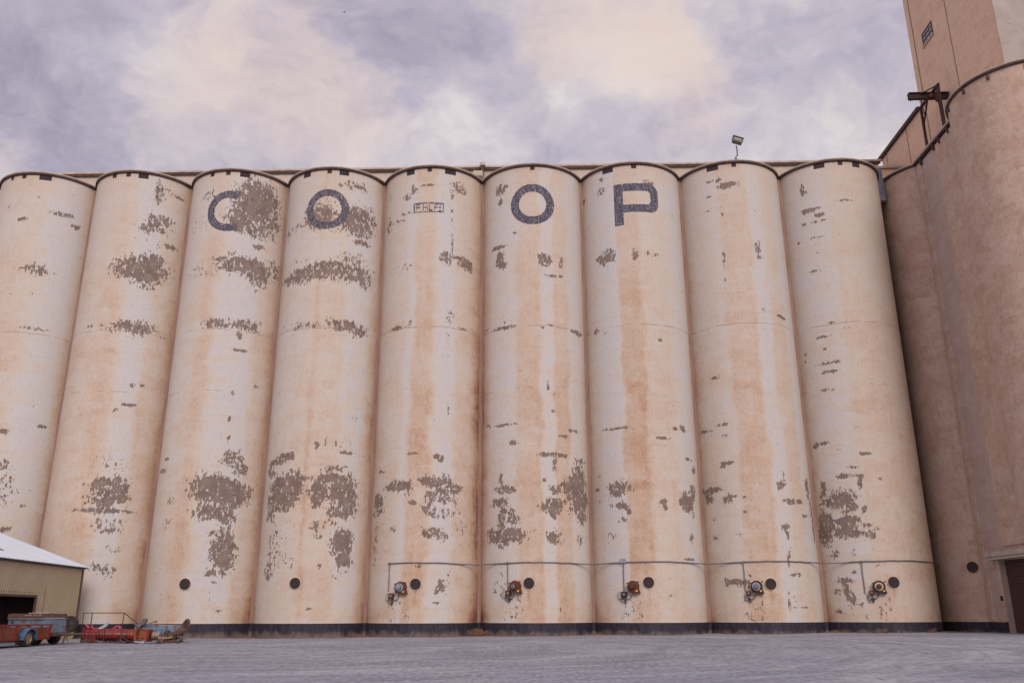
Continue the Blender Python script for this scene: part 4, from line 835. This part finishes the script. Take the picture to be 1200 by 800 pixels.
# ---------------------------------------------------------------- metal shed on the left
M['shedwall'] = simple('beige_cladding', (.40, .33, .23), (.44, .365, .26), .8, .6)
M['trim'] = simple('dark_trim', (.075, .045, .04), (.10, .065, .055), 3, .6)
M['redpaint'] = simple('red_paint', (.24, .020, .018), (.14, .014, .014), 2, .5, rust=.25)
M['orangepanel'] = simple('orange_brown_panel', (.27, .075, .03), (.16, .04, .02), 2.5, .7, rust=.3)
M['brownrust'] = simple('brown_rust', (.085, .05, .042), (.13, .08, .065), 5, .85, rust=.2)
M['paleblue'] = simple('faded_blue_paint', (.11, .165, .25), (.17, .225, .31), 1.5, .5, rust=.3, rustcol=(.16, .10, .08))
M['brightblue'] = simple('bright_blue_paint', (.03, .14, .33), (.07, .18, .34), 3, .45, rust=.4, rustcol=(.10, .07, .09))
M['rubber'] = simple('tyre_rubber', (.018, .016, .018), (.03, .026, .028), 6, .85)
M['tanrim'] = simple('tan_wheel_rim', (.36, .28, .20), (.26, .20, .16), 8, .5, .3, rust=.15)
M['chrome'] = simple('scuffed_bare_metal', (.52, .48, .52), (.28, .14, .13), 7, .35, .5, bmp=0)
M['pink'] = simple('pink_plastic', (.50, .05, .13), (.40, .04, .10), 6, .5)
M['palegrey'] = simple('pale_grey_sheet', (.36, .38, .46), (.28, .30, .37), 4, .6)
M['darkgrey'] = simple('dark_grey_sheet', (.09, .085, .10), (.13, .12, .14), 4, .6)
M['yel'] = simple('faded_yellow', (.50, .42, .10), (.35, .28, .10), 6, .7)

def roof_mat():
    m, t, b = newmat('white_roof_sheet')
    v = t.n('ShaderNodeTexCoord').outputs['Object']
    f = t.noise(t.scale(v, .3, 2.4, .3), 1.5, 5, .6, .2)
    t.put(b.inputs['Base Color'], t.mix(t.mapr(f, .35, .7), (.58, .66, .76), (.50, .58, .68)))
    b.inputs['Roughness'].default_value = .38; b.inputs['Metallic'].default_value = .25
    return m
M['roofsheet'] = roof_mat()
# shed local frame: origin at the far right corner on the ground, local -y toward the camera, +x outward (to the right)
SHC = Vector((-28.36, 58.5, 0)); gzs = -.05
shd = thing('metal_shed', 'beige corrugated metal shed with white roof and dark open doorway at the left edge', 'shed', (SHC.x, SHC.y, gzs), R_(-2.9)+0)
shd.rotation_euler = (0, 0, math.atan(.05))
EV = EYE+3.02-gzs; LEN = 30.; WID = 9.0; SLOPE = .364
dk0, dk1, dzt = 6.0, 13.0, EYE+.99-gzs     # doorway from y=-dk0 to -dk1
def clad(mb, y0, y1, z0, z1, x=0.0):
    """trapezoid-ribbed sheet facing +x."""
    pr = []; y = y0
    while y < y1-.001:
        for dy, dx in ((0, 0), (.17, 0), (.19, .018), (.23, .018), (.25, 0)):
            if y+dy <= y1: pr.append((x+dx, -(y+dy)))
        y += .25
    pr.append((x, -y1)); n = len(pr)
    vs = [(a, b, z0) for a, b in pr]+[(a, b, z1) for a, b in pr]
    mb.add(vs, [(i, i+1, n+i+1, n+i) for i in range(n-1)])
a = MB(); clad(a, 0, dk0, 0, EV); clad(a, dk0, dk1, dzt, EV); clad(a, dk1, LEN, 0, EV); a.build('wall', M['shedwall'], shd)
a = MB()
a.add([(0, 0, 0), (-2*WID, 0, 0), (-2*WID, 0, EV), (-WID, 0, EV+WID*SLOPE), (0, 0, EV)], [(0, 1, 2, 3, 4)])
a.add([(0, -LEN, 0), (-2*WID, -LEN, 0), (-2*WID, -LEN, EV), (-WID, -LEN, EV+WID*SLOPE), (0, -LEN, EV)], [(0, 1, 2, 3, 4)])
a.add([(-2*WID, 0, 0), (-2*WID, -LEN, 0), (-2*WID, -LEN, EV), (-2*WID, 0, EV)], [(0, 1, 2, 3)])
a.build('end_wall', M['shedwall'], shd)
# corrugated roof, ribs running up the slope
def roof_side(sgn):
    a = MB(); y = -.25; pr = []
    while y < LEN+.25:
        pr += [(y, 0), (y+.16, 0), (y+.19, .04), (y+.25, .04), (y+.28, 0)]; y += .30
    n = len(pr); vs = []
    for (yy, dz) in pr: vs.append((.22 if sgn > 0 else -2*WID-.22, -yy, EV+.03-.22*SLOPE+dz))
    for (yy, dz) in pr: vs.append((-WID, -yy, EV+.03+WID*SLOPE+dz))
    vs2 = [(x, y, z-.03) for x, y, z in vs]
    a.add(vs, [(i, i+1, n+i+1, n+i) for i in range(n-1)]); a.add(vs2, [(i, i+1, n+i+1, n+i) for i in range(n-1)])
    return a.build('roof', M['roofsheet'], shd)
roof_side(1); roof_side(-1)
a = MB(); a.bar((.24, .27, EV-.08), (-WID, .27, EV+WID*SLOPE-.02), .05, .16); a.build('rake_trim', M['roofsheet'], shd)
a = MB(); a.box((.05, -LEN/2+.1, EV-.10), (.10, LEN, .14)); a.build('eave_trim', M['trim'], shd)
a = MB(); a.box((.03, -.06, EV/2-.1), (.09, .14, EV-.2)); a.build('corner_trim', M['trim'], shd)
a = MB(); a.box((.04, -(dk0+dk1)/2, dzt+.07), (.1, dk1-dk0+.2, .12)); a.box((.04, -dk0+.05, dzt/2), (.1, .1, dzt)); a.build('door_frame', M['trim'], shd)
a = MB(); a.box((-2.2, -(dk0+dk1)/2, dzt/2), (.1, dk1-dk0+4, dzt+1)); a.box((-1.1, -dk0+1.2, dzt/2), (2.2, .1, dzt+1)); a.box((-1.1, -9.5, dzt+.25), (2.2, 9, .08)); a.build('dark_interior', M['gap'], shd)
# translucent roof strip
a = MB()
for q in (0, 1):
    p0 = (-1.6, -11.9); p1 = (-4.0, -11.9)
a.add([(-1.2, -7.9, EV+.085+1.2*SLOPE), (-1.2, -8.5, EV+.085+1.2*SLOPE), (-4.2, -8.5, EV+.085+4.2*SLOPE), (-4.2, -7.9, EV+.085+4.2*SLOPE)], [(0, 1, 2, 3)])
a.build('skylight', M['darkgrey'], shd)

# ---------------------------------------------------------------- wheels
def wheel(parent, loc, r, wd, rim='tanrim', rz=0, name='wheel'):
    """axle along local x, outer face at +x"""
    w_ = bpy.data.objects.new(name, None); C.objects.link(w_); w_.parent = parent; w_.location = loc; w_.rotation_euler = (0, 0, rz)
    def lx(prof, n=28):
        mb = MB(); m = len(prof)
        for i in range(n):
            a_ = 2*pi*i/n
            for x, rr in prof: mb.v.append((x, rr*cos(a_), rr*sin(a_)))
        for i in range(n):
            p = i*m; q = ((i+1) % n)*m
            for j in range(m-1): mb.f.append((p+j, q+j, q+j+1, p+j+1))
        return mb
    h_ = wd/2
    lx([(-h_*.8, r*.6), (-h_, r*.75), (-h_, r*.92), (-h_*.7, r), (h_*.7, r), (h_, r*.92), (h_, r*.75), (h_*.8, r*.6), (-h_*.8, r*.6)]).build('tyre', M['rubber'], w_, True)
    lx([(h_*.85, r*.64), (h_*.95, r*.60), (h_*.6, r*.56), (h_*.45, r*.40), (h_*.62, r*.30), (h_*.70, r*.12), (h_*.9, r*.1), (h_*.9, 0)]).build('rim', M[rim], w_, True)
    return w_

# ---------------------------------------------------------------- red utility trailer (long side faces +x)
rt_ = thing('utility_trailer', 'rusty orange red utility trailer with a blue fender over its tan rimmed wheel', 'trailer', (-24.0, 44.5, ground_z(-24, 44.5)))
a = MB()
for (y0, y1) in ((-3.2, -2.05), (-2.0, -.95), (-.9, .25), (.3, 1.4), (1.45, 2.25)): a.box((0, (y0+y1)/2, .62), (.05, y1-y0, .56))
a.box((-.8, 2.3, .62), (1.6, .05, .56)); a.box((-1.6, -.5, .62), (.05, 5.4, .56)); a.box((-.8, -3.2, .62), (1.6, .05, .56)); a.box((-.8, -.5, .37), (1.6, 5.4, .06))
a.build('side_panel', M['orangepanel'], rt_)
a = MB()
for x in (.03, -1.63):
    a.bar((x, -3.25, 1.02), (x, 2.35, 1.02), .06, .06); a.bar((x, -3.25, .36), (x, 2.35, .36), .07, .10)
    for y in (-3.2, -2.03, -.93, .27, 1.42, 2.3): a.bar((x+.02, y, .32), (x+.02, y, 1.04), .06)
a.bar((-1.6, 2.33, 1.02), (0, 2.33, 1.02), .06); a.bar((-1.6, -3.23, 1.02), (0, -3.23, 1.02), .06)
a.bar((.04, -3.2, .35), (.04, -2.1, 1.0), .05); a.bar((-1.6, -3.26, .4), (-.2, -3.26, .98), .06)
a.build('frame', M['redpaint'], rt_)
a = MB(); a.bar((-.8, -3.2, .34), (-.8, -4.6, .36), .1, .1); a.bar((0, -3.2, .34), (-.8, -4.4, .36), .08); a.bar((-1.6, -3.2, .34), (-.8, -4.4, .36), .08); a.build('tongue', M['brownrust'], rt_)
for x, ro_ in ((.14, 0), (-1.74, pi)): wheel(rt_, (x, 0, .41), .41, .24, 'tanrim', ro_)
for x in (.16, -1.76):
    a = MB(); n = 12; pr = []
    for k in range(n+1):
        t = R_(-8+k*196/n); pr.append((.56*cos(t), .41+.50*sin(t)))
    vs = []
    for (yy, zz) in pr: vs += [(x-.19, yy, zz), (x+.17, yy, zz), (x+.19, yy*.96, zz-.07)]
    a.add(vs, [q for k in range(n) for q in ((3*k, 3*k+1, 3*k+4, 3*k+3), (3*k+1, 3*k+2, 3*k+5, 3*k+4))])
    fo = a.build('fender', M['brightblue'], rt_, True); sm = fo.modifiers.new('solid', 'SOLIDIFY'); sm.thickness = .02
a = MB(); a.bar((-1.74, 0, .41), (.14, 0, .41), .08); a.box((-.8, 1.2, .3), (1.3, .5, .14)); a.build('axle', M['black'], rt_)

# ---------------------------------------------------------------- pale blue truck bed trailer (long side faces the yard)
bt = thing('truck_bed_trailer', 'pale blue trailer made from an old pickup bed with a brown rack lid', 'trailer', (-25.5, 48.4, ground_z(-25, 48)), R_(-15))
def bx(name, mat, *boxes, bevel=0, parent=bt):
    a = MB()
    for c, d in boxes: a.box(c, d)
    return a.build(name, M[mat], parent, bevel=bevel)
bx('bed_side', 'paleblue', ((0, -.8, .95), (2.2, .06, .72)), bevel=.03)
bx('bed_side', 'paleblue', ((0, .8, .95), (2.2, .06, .72)), bevel=.03)
bx('bed_floor', 'brownrust', ((0, 0, .60), (2.2, 1.6, .08)))
bx('top_rail', 'paleblue', ((0, -.85, 1.30), (2.26, .10, .07)), ((1.13, 0, 1.30), (.10, 1.8, .07)), bevel=.02)
bx('tailgate', 'paleblue', ((1.13, 0, .95), (.06, 1.6, .68)), bevel=.02)
bx('front_board', 'paleblue', ((-1.13, 0, .95), (.06, 1.6, .68)))
bx('rack_lid', 'brownrust', ((-.02, 0, 1.47), (2.2, 1.7, .20)), ((-.02, -.86, 1.42), (2.3, .05, .26)), bevel=.02)
a = MB()
for x, l in ((-.75, .12), (.05, .34), (.28, .15), (.62, .28), (.92, .12)): a.box((x, -.895, 1.48), (l, .02, .06))
for x in (-.2, .3, .7): a.tube([(x, -.5, 1.58), (x+.3, .1, 1.60)], .04, 6)
a.build('loose_rod', M['chrome'], bt)
# fender flare: half ellipse moulding
a = MB(); n = 14; vs = []
for k in range(n+1):
    t = pi*k/n; y_ = .84+.02
    for q, (sc_, dy) in enumerate(((1, 0), (.93, .09), (.78, .10), (.72, .02))): vs.append((.05+.75*sc_*cos(t), -y_-dy+.03, .78+.30*sc_*sin(t)))
a.add(vs, [(4*k+j, 4*k+j+1, 4*k+j+5, 4*k+j+4) for k in range(n) for j in range(3)]); a.build('fender_flare', M['paleblue'], bt, True)
bx('tail_light', 'rust', ((-.85, -.845, 1.15), (.16, .04, .13)))
bx('chassis', 'brownrust', ((.25, -.55, .50), (2.9, .12, .12)), ((.25, .55, .50), (2.9, .12, .12)), ((1.55, 0, .50), (.12, 1.4, .14)))
bx('bumper', 'brownrust', ((1.45, -.35, .58), (.35, 1.6, .10)))
for yy, ro_ in ((-.62, -pi/2), (.62, pi/2)): wheel(bt, (.62, yy, .38), .38, .24, 'brownrust', ro_)
wheel(bt, (-.35, -.62, .38), .38, .24, 'brownrust', -pi/2)
wheel(bt, (1.22, .98, 1.02), .44, .22, 'black', R_(-75), 'spare_wheel')
a = MB(); a.tube([(1.6, -.2, .52), (3.3, -.3, .56)], .05, 8); a.tube([(1.55, .5, .5), (2.6, -.25, .54)], .045, 8); a.tube([(2.1, -.25, .5), (2.05, -.3, .03)], .05, 8); a.tube([(1.95, -.2, .9), (2.35, -.3, .2)], .035, 8); a.build('tongue', M['brownrust'], bt)

# ---------------------------------------------------------------- thin dark railing
rl = thing('railing', 'thin black pipe railing with a slanted end standing behind the red machine', 'railing', (-23.7, 49.9, ground_z(-23, 50)))
a = MB(); H_ = 1.60
a.tube([(-.15, .2, .02), (-.12, 0, H_), (2.14, 0, H_+.0), (2.95, -.05, 1.05)], .026, 8)
a.build('rail', M['black'], rl)
for x in (.37, 2.13): MB().tube([(x-.03, .0, .02), (x, 0, H_)], .026, 8).build('post', M['black'], rl)

# ---------------------------------------------------------------- red machine
rm_ = thing('harvester_header', 'long red farm machine section with a scuffed bare metal strip lying behind the gravel', 'farm machine', (-24.25, 51.3, ground_z(-23, 51)))
a = MB(); a.tube([(.12, 0, .47), (3.0, 0, .42)], .30, 20); a.build('drum', M['redpaint'], rm_, True)
a = MB(); a.box((1.55, .2, .62), (2.9, .5, .08)); a.box((.4, -.26, .32), (.75, .10, .60)); a.box((1.5, .42, .40), (2.85, .06, .62)); a.build('panel', M['redpaint'], rm_, bevel=.02)
a = MB(); a.box((3.0, 0, .37), (.12, .72, .74)); a.build('end_plate', M['orangepanel'], rm_, bevel=.02)
a = MB(); a.box((.04, 0, .42), (.10, .68, .78)); a.build('end_plate', M['redpaint'], rm_, bevel=.03)
a = MB(); x = .18
rr_ = random.Random(2)
while x < 2.85:
    l = rr_.uniform(.12, .36); a.box((x+l/2, -.305+rr_.uniform(-.005, .005), .50-.012*x), (l, .02, .045)); x += l+rr_.uniform(.03, .12)
a.build('bare_metal_strip', M['chrome'], rm_)
a = MB(); a.bar((1.9, -.33, .03), (2.6, -.33, .42), .05); a.bar((2.0, -.36, .42), (2.8, -.34, .05), .05); a.bar((1.25, -.34, .02), (1.25, -.34, .7), .035)
a.bar((1.3, -.3, .08), (3.0, -.3, .08), .07); a.bar((.9, -.33, .0), (.9, -.33, .66), .03); a.build('skid', M['black'], rm_)
for nm, mt_, lb, ct, lc, fn in (
    ('plastic_hose', 'pink', 'bright pink bent plastic piece on top of the left end of the red machine', 'scrap', (-24.1, 51.2, .72), lambda a: a.tube([(-.15, 0, .26), (.1, 0, .08), (.22, -.05, .18), (.36, 0, .02), (.6, 0, .03)], [.03, .08, .07, .05, .03], 8)),
    ('crumpled_sheet', 'palegrey', 'pale crumpled metal sheet on the red machine', 'scrap', (-23.3, 51.2, .72), lambda a: a.add([(-.25, 0, .02), (.05, -.1, .0), (.3, 0, .18), (.08, .1, .25), (.38, .05, .42), (.3, .1, .45), (-.1, .15, .1)], [(0, 1, 3, 6), (1, 2, 3), (2, 4, 5, 3)])),
    ('dark_cone', 'darkgrey', 'dark grey crumpled cone above the right end of the red machine', 'scrap', (-21.5, 51.6, .75), lambda a: a.tube([(-.15, 0, .28), (.25, 0, .05)], [.03, .24], 10))):
    a = MB(); fn(a); o = a.build(nm, M[mt_]); o.location = (lc[0], lc[1], lc[2]+ground_z(lc[0], 51)); tag(o, lb, ct)
    if nm == 'crumpled_sheet': sm = o.modifiers.new('s', 'SOLIDIFY'); sm.thickness = .015
pw = thing('pink_wheel', 'half hidden pink rimmed small wheel behind the red machine', 'wheel', (-22.65, 51.75, .62+ground_z(-22, 51)), R_(-80))
mb = MB(); mb.tube([(0, .27*cos(2*pi*k/20), .27*sin(2*pi*k/20)) for k in range(21)], .045, 8); mb.build('rim', M['pink'], pw, True)
mb = MB()
for k in range(6): mb.bar((0, 0, 0), (0, .25*cos(k*pi/3), .25*sin(k*pi/3)), .03)
mb.build('spoke', M['palegrey'], pw)

# red box, drum, tanks, chute
a = thing('red_bin', 'open dark red steel bin right of the long red machine', 'bin', (-21.0, 51.6, ground_z(-21, 51)))
bx('wall', 'redpaint', ((0, .3, .40), (.70, .05, .64)), ((-.33, 0, .40), (.05, .62, .64)), ((.33, 0, .40), (.05, .62, .64)), parent=a)
bx('front_wall', 'orangepanel', ((-.03, -.3, .40), (.60, .03, .56)), parent=a)
bx('corner_post', 'redpaint', ((.33, -.33, .37), (.10, .08, .74)), ((-.33, -.33, .37), (.05, .06, .74)), ((0, -.33, .72), (.7, .06, .05)), parent=a)
o = MB().tube([(-.12, 0, 0), (.22, 0, 0)], [.27, .27], 18).build('steel_drum', M['palegrey'], None, True); o.location = (-21.72, 51.7, .34+ground_z(-21, 51)); tag(o, 'pale metal drum end between the long red machine and the red bin', 'drum')
o = MB().tube([(0, 0, 0), (.44, -.02, 0)], .18, 16).build('pipe_section', M['tanrim'], None, True); o.location = (-20.55, 51.7, .42+ground_z(-20, 51)); tag(o, 'short tan pipe section lying right of the red bin', 'pipe')
a = thing('blue_tank', 'rust streaked blue metal tank lying among the scrap beside the brown chute', 'tank', (-21.4, 53.2, ground_z(-21, 53)))
MB().tube([(0, 0, .42), (.06, 0, .42), (1.2, 0, .40), (1.26, 0, .40)], [.14, .28, .28, .15], 18).build('shell', M['brightblue'], a, True)
bx('cradle', 'brownrust', ((.3, 0, .12), (.2, .5, .24)), ((1.0, 0, .12), (.2, .5, .24)), parent=a)
o = MB().prism([(0, 0), (2.8, -.03), (2.82, .34), (2.7, .40), (.2, .48), (-.1, .30)], -.05, .25).build('long_tank', M['palegrey'], None, bevel=.05)
o.location = (-22.8, 54.6, .52+ground_z(-21, 54)); o.rotation_euler = (0, 0, -.03); tag(o, 'long pale grey blue metal trough lying behind the scrap against the dark base band', 'trough'); o.data.materials[0] = M['paleblue']
o = MB().box((0, 0, .25), (2.5, .4, .5)).build('timber_stack', M['brownrust'], None, bevel=.03); o.location = (-21.2, 54.7, ground_z(-21, 54)); tag(o, 'low brown support under the long pale trough', 'support')
ch = thing('discharge_chute', 'brown rusty round chute leaning up to the right with an open mouth', 'chute', (-19.85, 52.9, ground_z(-19, 53)))
mb = MB(); n = 18
p0, p1 = Vector((0, 0, .12)), Vector((.75, -.05, 1.05)); d = (p1-p0).normalized(); sx = Vector((0, 1, 0)); sy = d.cross(sx)
vs = []
for k, (f_, r_, cut) in enumerate(((0, .19, 0), (.5, .20, 0), (1, .22, .24))):
    for j in range(n):
        a_ = 2*pi*j/n; q = p0+(p1-p0)*f_+(sx*cos(a_)+sy*sin(a_))*r_ + d*(cut*(.6*sin(a_)+.8*cos(a_)))
        vs.append(q)
mb.add(vs, [(k*n+j, k*n+(j+1) % n, (k+1)*n+(j+1) % n, (k+1)*n+j) for k in range(2) for j in range(n)])
o = mb.build('tube', M['brownrust'], ch, True); sm = o.modifiers.new('s', 'SOLIDIFY'); sm.thickness = .03; sm.offset = -1
pc = p0+(p1-p0)*.92; MB().add([pc+(sx*cos(2*pi*q/n)+sy*sin(2*pi*q/n))*.20+d*(.20*(.6*sin(2*pi*q/n)+.8*cos(2*pi*q/n))) for q in range(n)], [tuple(range(n))]).build('mouth', M['black'], ch)  # black disc inside the tube, painted shade of the opening
bx('foot_plate', 'brownrust', ((-.25, 0, .10), (1.35, .6, .18)), ((-.35, 0, .40), (.12, .3, .55)), ((-.1, 0, .3), (.3, .3, .4)), parent=ch)
MB().prism([(-.75, .15), (-.45, .15), (-.38, .85)], -.05, .05).build('fin', M['brownrust'], ch)
o = MB().box((0, 0, 0), (.5, .3, .10), Matrix.Rotation(-.15, 3, 'Y')).build('yellow_scrap', M['yel'], None, bevel=.02); o.location = (-20.0, 52.6, .26+ground_z(-20, 52)); tag(o, 'faded yellow scrap piece lying at the foot of the brown chute', 'scrap')
rr = random.Random(11)
k = 0
LB = ['small pale twisted sheet scrap beside the red bin', 'light blue grey scrap sheet at ground level right of the red bin', 'white flat scrap fragment before the blue tank', 'thin orange stick of scrap resting on the long trough', 'grey bent bracket on the left end of the long trough']
for (x, y, z, mt_, sx_, sy_, sz_, ry) in ((-20.9, 50.9, .06, 'palegrey', .5, .3, .08, .1), (-20.3, 51.0, .07, 'paleblue', .6, .3, .08, -.08), (-19.9, 51.4, .28, 'chrome', .35, .2, .08, .1),
                                     (-21.75, 54.3, 1.05, 'orangepanel', .75, .05, .05, -.3), (-22.2, 54.3, 1.1, 'darkgrey', .25, .2, .3, .5)):
    o = MB().box((0, 0, 0), (sx_, sy_, sz_), Matrix.Rotation(ry, 3, 'Y')).box((sx_*.3, .02, sz_*.5), (sx_*.4, sy_*.5, sz_*.8), Matrix.Rotation(-ry*3, 3, 'Y')).build('scrap_piece', M[mt_], None, bevel=.01)
    o.location = (x, y, z+ground_z(x, y)); tag(o, LB[k], 'scrap', 'loose scrap pieces'); k += 1
rr = random.Random(77); a = MB()
for q in range(150):
    x = rr.uniform(-24.2, -18.8); y = rr.uniform(50.7, 54.2) if x > -23.6 else rr.uniform(50.7, 51.0); zz = ground_z(x, y)+rr.uniform(.02, .16 if y < 52 else .5)
    d = Vector((rr.uniform(-1, 1), rr.uniform(-.5, .5), rr.uniform(-.35, .6))).normalized()*rr.uniform(.1, .45)
    if rr.random() < .5: a.bar((x, y, zz), Vector((x, y, zz))+d, rr.uniform(.02, .05))
    else: a.box((x, y, zz), (rr.uniform(.08, .3), rr.uniform(.06, .2), rr.uniform(.02, .1)), Matrix.Rotation(rr.uniform(-1, 1), 3, 'X') @ Matrix.Rotation(rr.uniform(-.6, .6), 3, 'Y'))
M['heap'] = simple('mixed_scrap', (.04, .028, .028), (.17, .14, .15), 1.1, .7, rust=.35, rustcol=(.13, .03, .02))
o = a.build('scrap_debris', M['heap']); tag(o, 'small mixed metal scraps scattered between the farm machine pieces', 'scrap', None, 'stuff')
# thing in the doorway / far left: red frame nose
o = thing('red_implement', 'bright red steel implement frame cut by the left picture edge before the utility trailer', 'farm machine', (-26.3, 44.6, ground_z(-26, 44)))
mb = MB(); mb.bar((0, -.6, .25), (1.3, -.5, .25), .12); mb.bar((0, -.6, .95), (.95, -.55, .95), .1, .22); mb.bar((.2, -.55, .3), (1.0, -.55, .95), .1); mb.bar((.05, -.6, .2), (.05, -.6, 1.1), .1); mb.build('frame', M['redpaint'], o)
mb = MB(); mb.box((.3, 0, .5), (.9, .8, .4)); mb.build('body', M['orangepanel'], o, bevel=.05)

# ---------------------------------------------------------------- dry weeds + loose stones along the feet
M['weed'] = simple('dry_weed', (.24, .155, .11), (.15, .095, .075), 8, .95, bmp=0)
M['stone'] = simple('loose_stone', (.30, .28, .29), (.20, .185, .20), 2, .95)
def weed(loc, r, n, hgt, label, seed):
    rd = random.Random(seed); a = MB()
    for _ in range(n):
        an_ = rd.uniform(0, 2*pi); q = r*rd.random()**.6; x = q*cos(an_); y = q*sin(an_)*.5
        tilt = rd.uniform(-.5, .5)+x*.6/r*.5; hh = hgt*rd.uniform(.4, 1)*(1-.5*q/r); w_ = .012
        pts = [(x, y, 0), (x+tilt*hh*.4, y+rd.uniform(-.05, .05), hh*.6), (x+tilt*hh+rd.uniform(-.08, .08), y+rd.uniform(-.1, .1), hh)]
        a.tube(pts, [w_, w_*.8, w_*.3], 3, False)
        for _k in range(3):
            p = Vector(pts[1]).lerp(Vector(pts[2]), rd.random()); e_ = Vector((rd.uniform(-1, 1), rd.uniform(-1, 1), rd.uniform(-.2, .8)))*.09
            a.add([p, p+e_, p+e_*.6+Vector((0, .02, .03))], [(0, 1, 2)])
    o = a.build('dry_weed', M['weed']); o.location = loc; tag(o, label, 'weed')
def base(t, k): p = G(t, k); return (p.x, p.y, ground_z(p.x, p.y))
weed(base(4.0, 2.6), .72, 200, .62, 'largest dry brown weed clump, in the notch left of the right O silo', 1)
weed(base(-4.0, 2.6), .6, 60, .24, 'low dry weed in the notch right of the left O silo', 2)
weed(base(12.0, 2.7), .5, 45, .2, 'low dry weed in the notch left of the letter P silo', 3)
weed(base(28.0, 2.6), .5, 40, .2, 'low dry weed in the notch left of the rightmost pale silo', 4)
weed(base(30.6, 4.35), .35, 26, .42, 'thin upright dry weed at the foot of the rightmost pale silo', 5)
weed(base(34.0, 3.9), .3, 20, .36, 'small dry weed at the foot of the rightmost pale silo close to the dark shaft', 6)
weed(base(-12.0, 2.6), .5, 45, .22, 'low dry weed in the notch right of the letter C silo', 7)
# stones
def stones():
    rd = random.Random(21); v = []; f = []
    ico = bmesh.new(); bmesh.ops.create_icosphere(ico, subdivisions=1, radius=1); iv = [x.co.copy() for x in ico.verts]; fi = [tuple(x.index for x in q.verts) for q in ico.faces]; ico.free()
    for q in range(5200):
        if q < 2400:
            i = rd.randint(2, 8); th = R_(rd.uniform(-78, 78)); r = 4.18+abs(rd.gauss(0, .35)); p = G((i-4)*8+r*sin(th), r*cos(th)); s_ = rd.uniform(.015, .05)
            if rd.random() < .3: p = G((i-4)*8+4+rd.gauss(0, .5), 2.6+rd.gauss(0, .5))
        else:
            y = rd.uniform(14, 59); p = Vector((rd.uniform(-.62, .62)*y, y, 0)); s_ = rd.uniform(.005, .009)*(1+y/30)*(1 if rd.random() < .93 else 1.8)
        z = ground_z(p.x, p.y); k0 = len(v)
        sx_, sy_, sz_ = rd.uniform(.7, 1.3), rd.uniform(.7, 1.3), rd.uniform(.4, .7); an_ = rd.uniform(0, pi)
        for c in iv:
            x = c.x*sx_*s_; y_ = c.y*sy_*s_; v.append((p.x+x*cos(an_)-y_*sin(an_), p.y+x*sin(an_)+y_*cos(an_), z+c.z*sz_*s_+s_*.2))
        f += [tuple(k0+j for j in q_) for q_ in fi]
    me = bpy.data.meshes.new('gravel'); me.from_pydata(v, [], f); o = bpy.data.objects.new('gravel', me); C.objects.link(o); me.materials.append(M['stone']); o['kind'] = 'stuff'
    o['label'] = 'loose stones scattered on the packed yard and along the silo feet'; o['category'] = 'gravel'
stones()
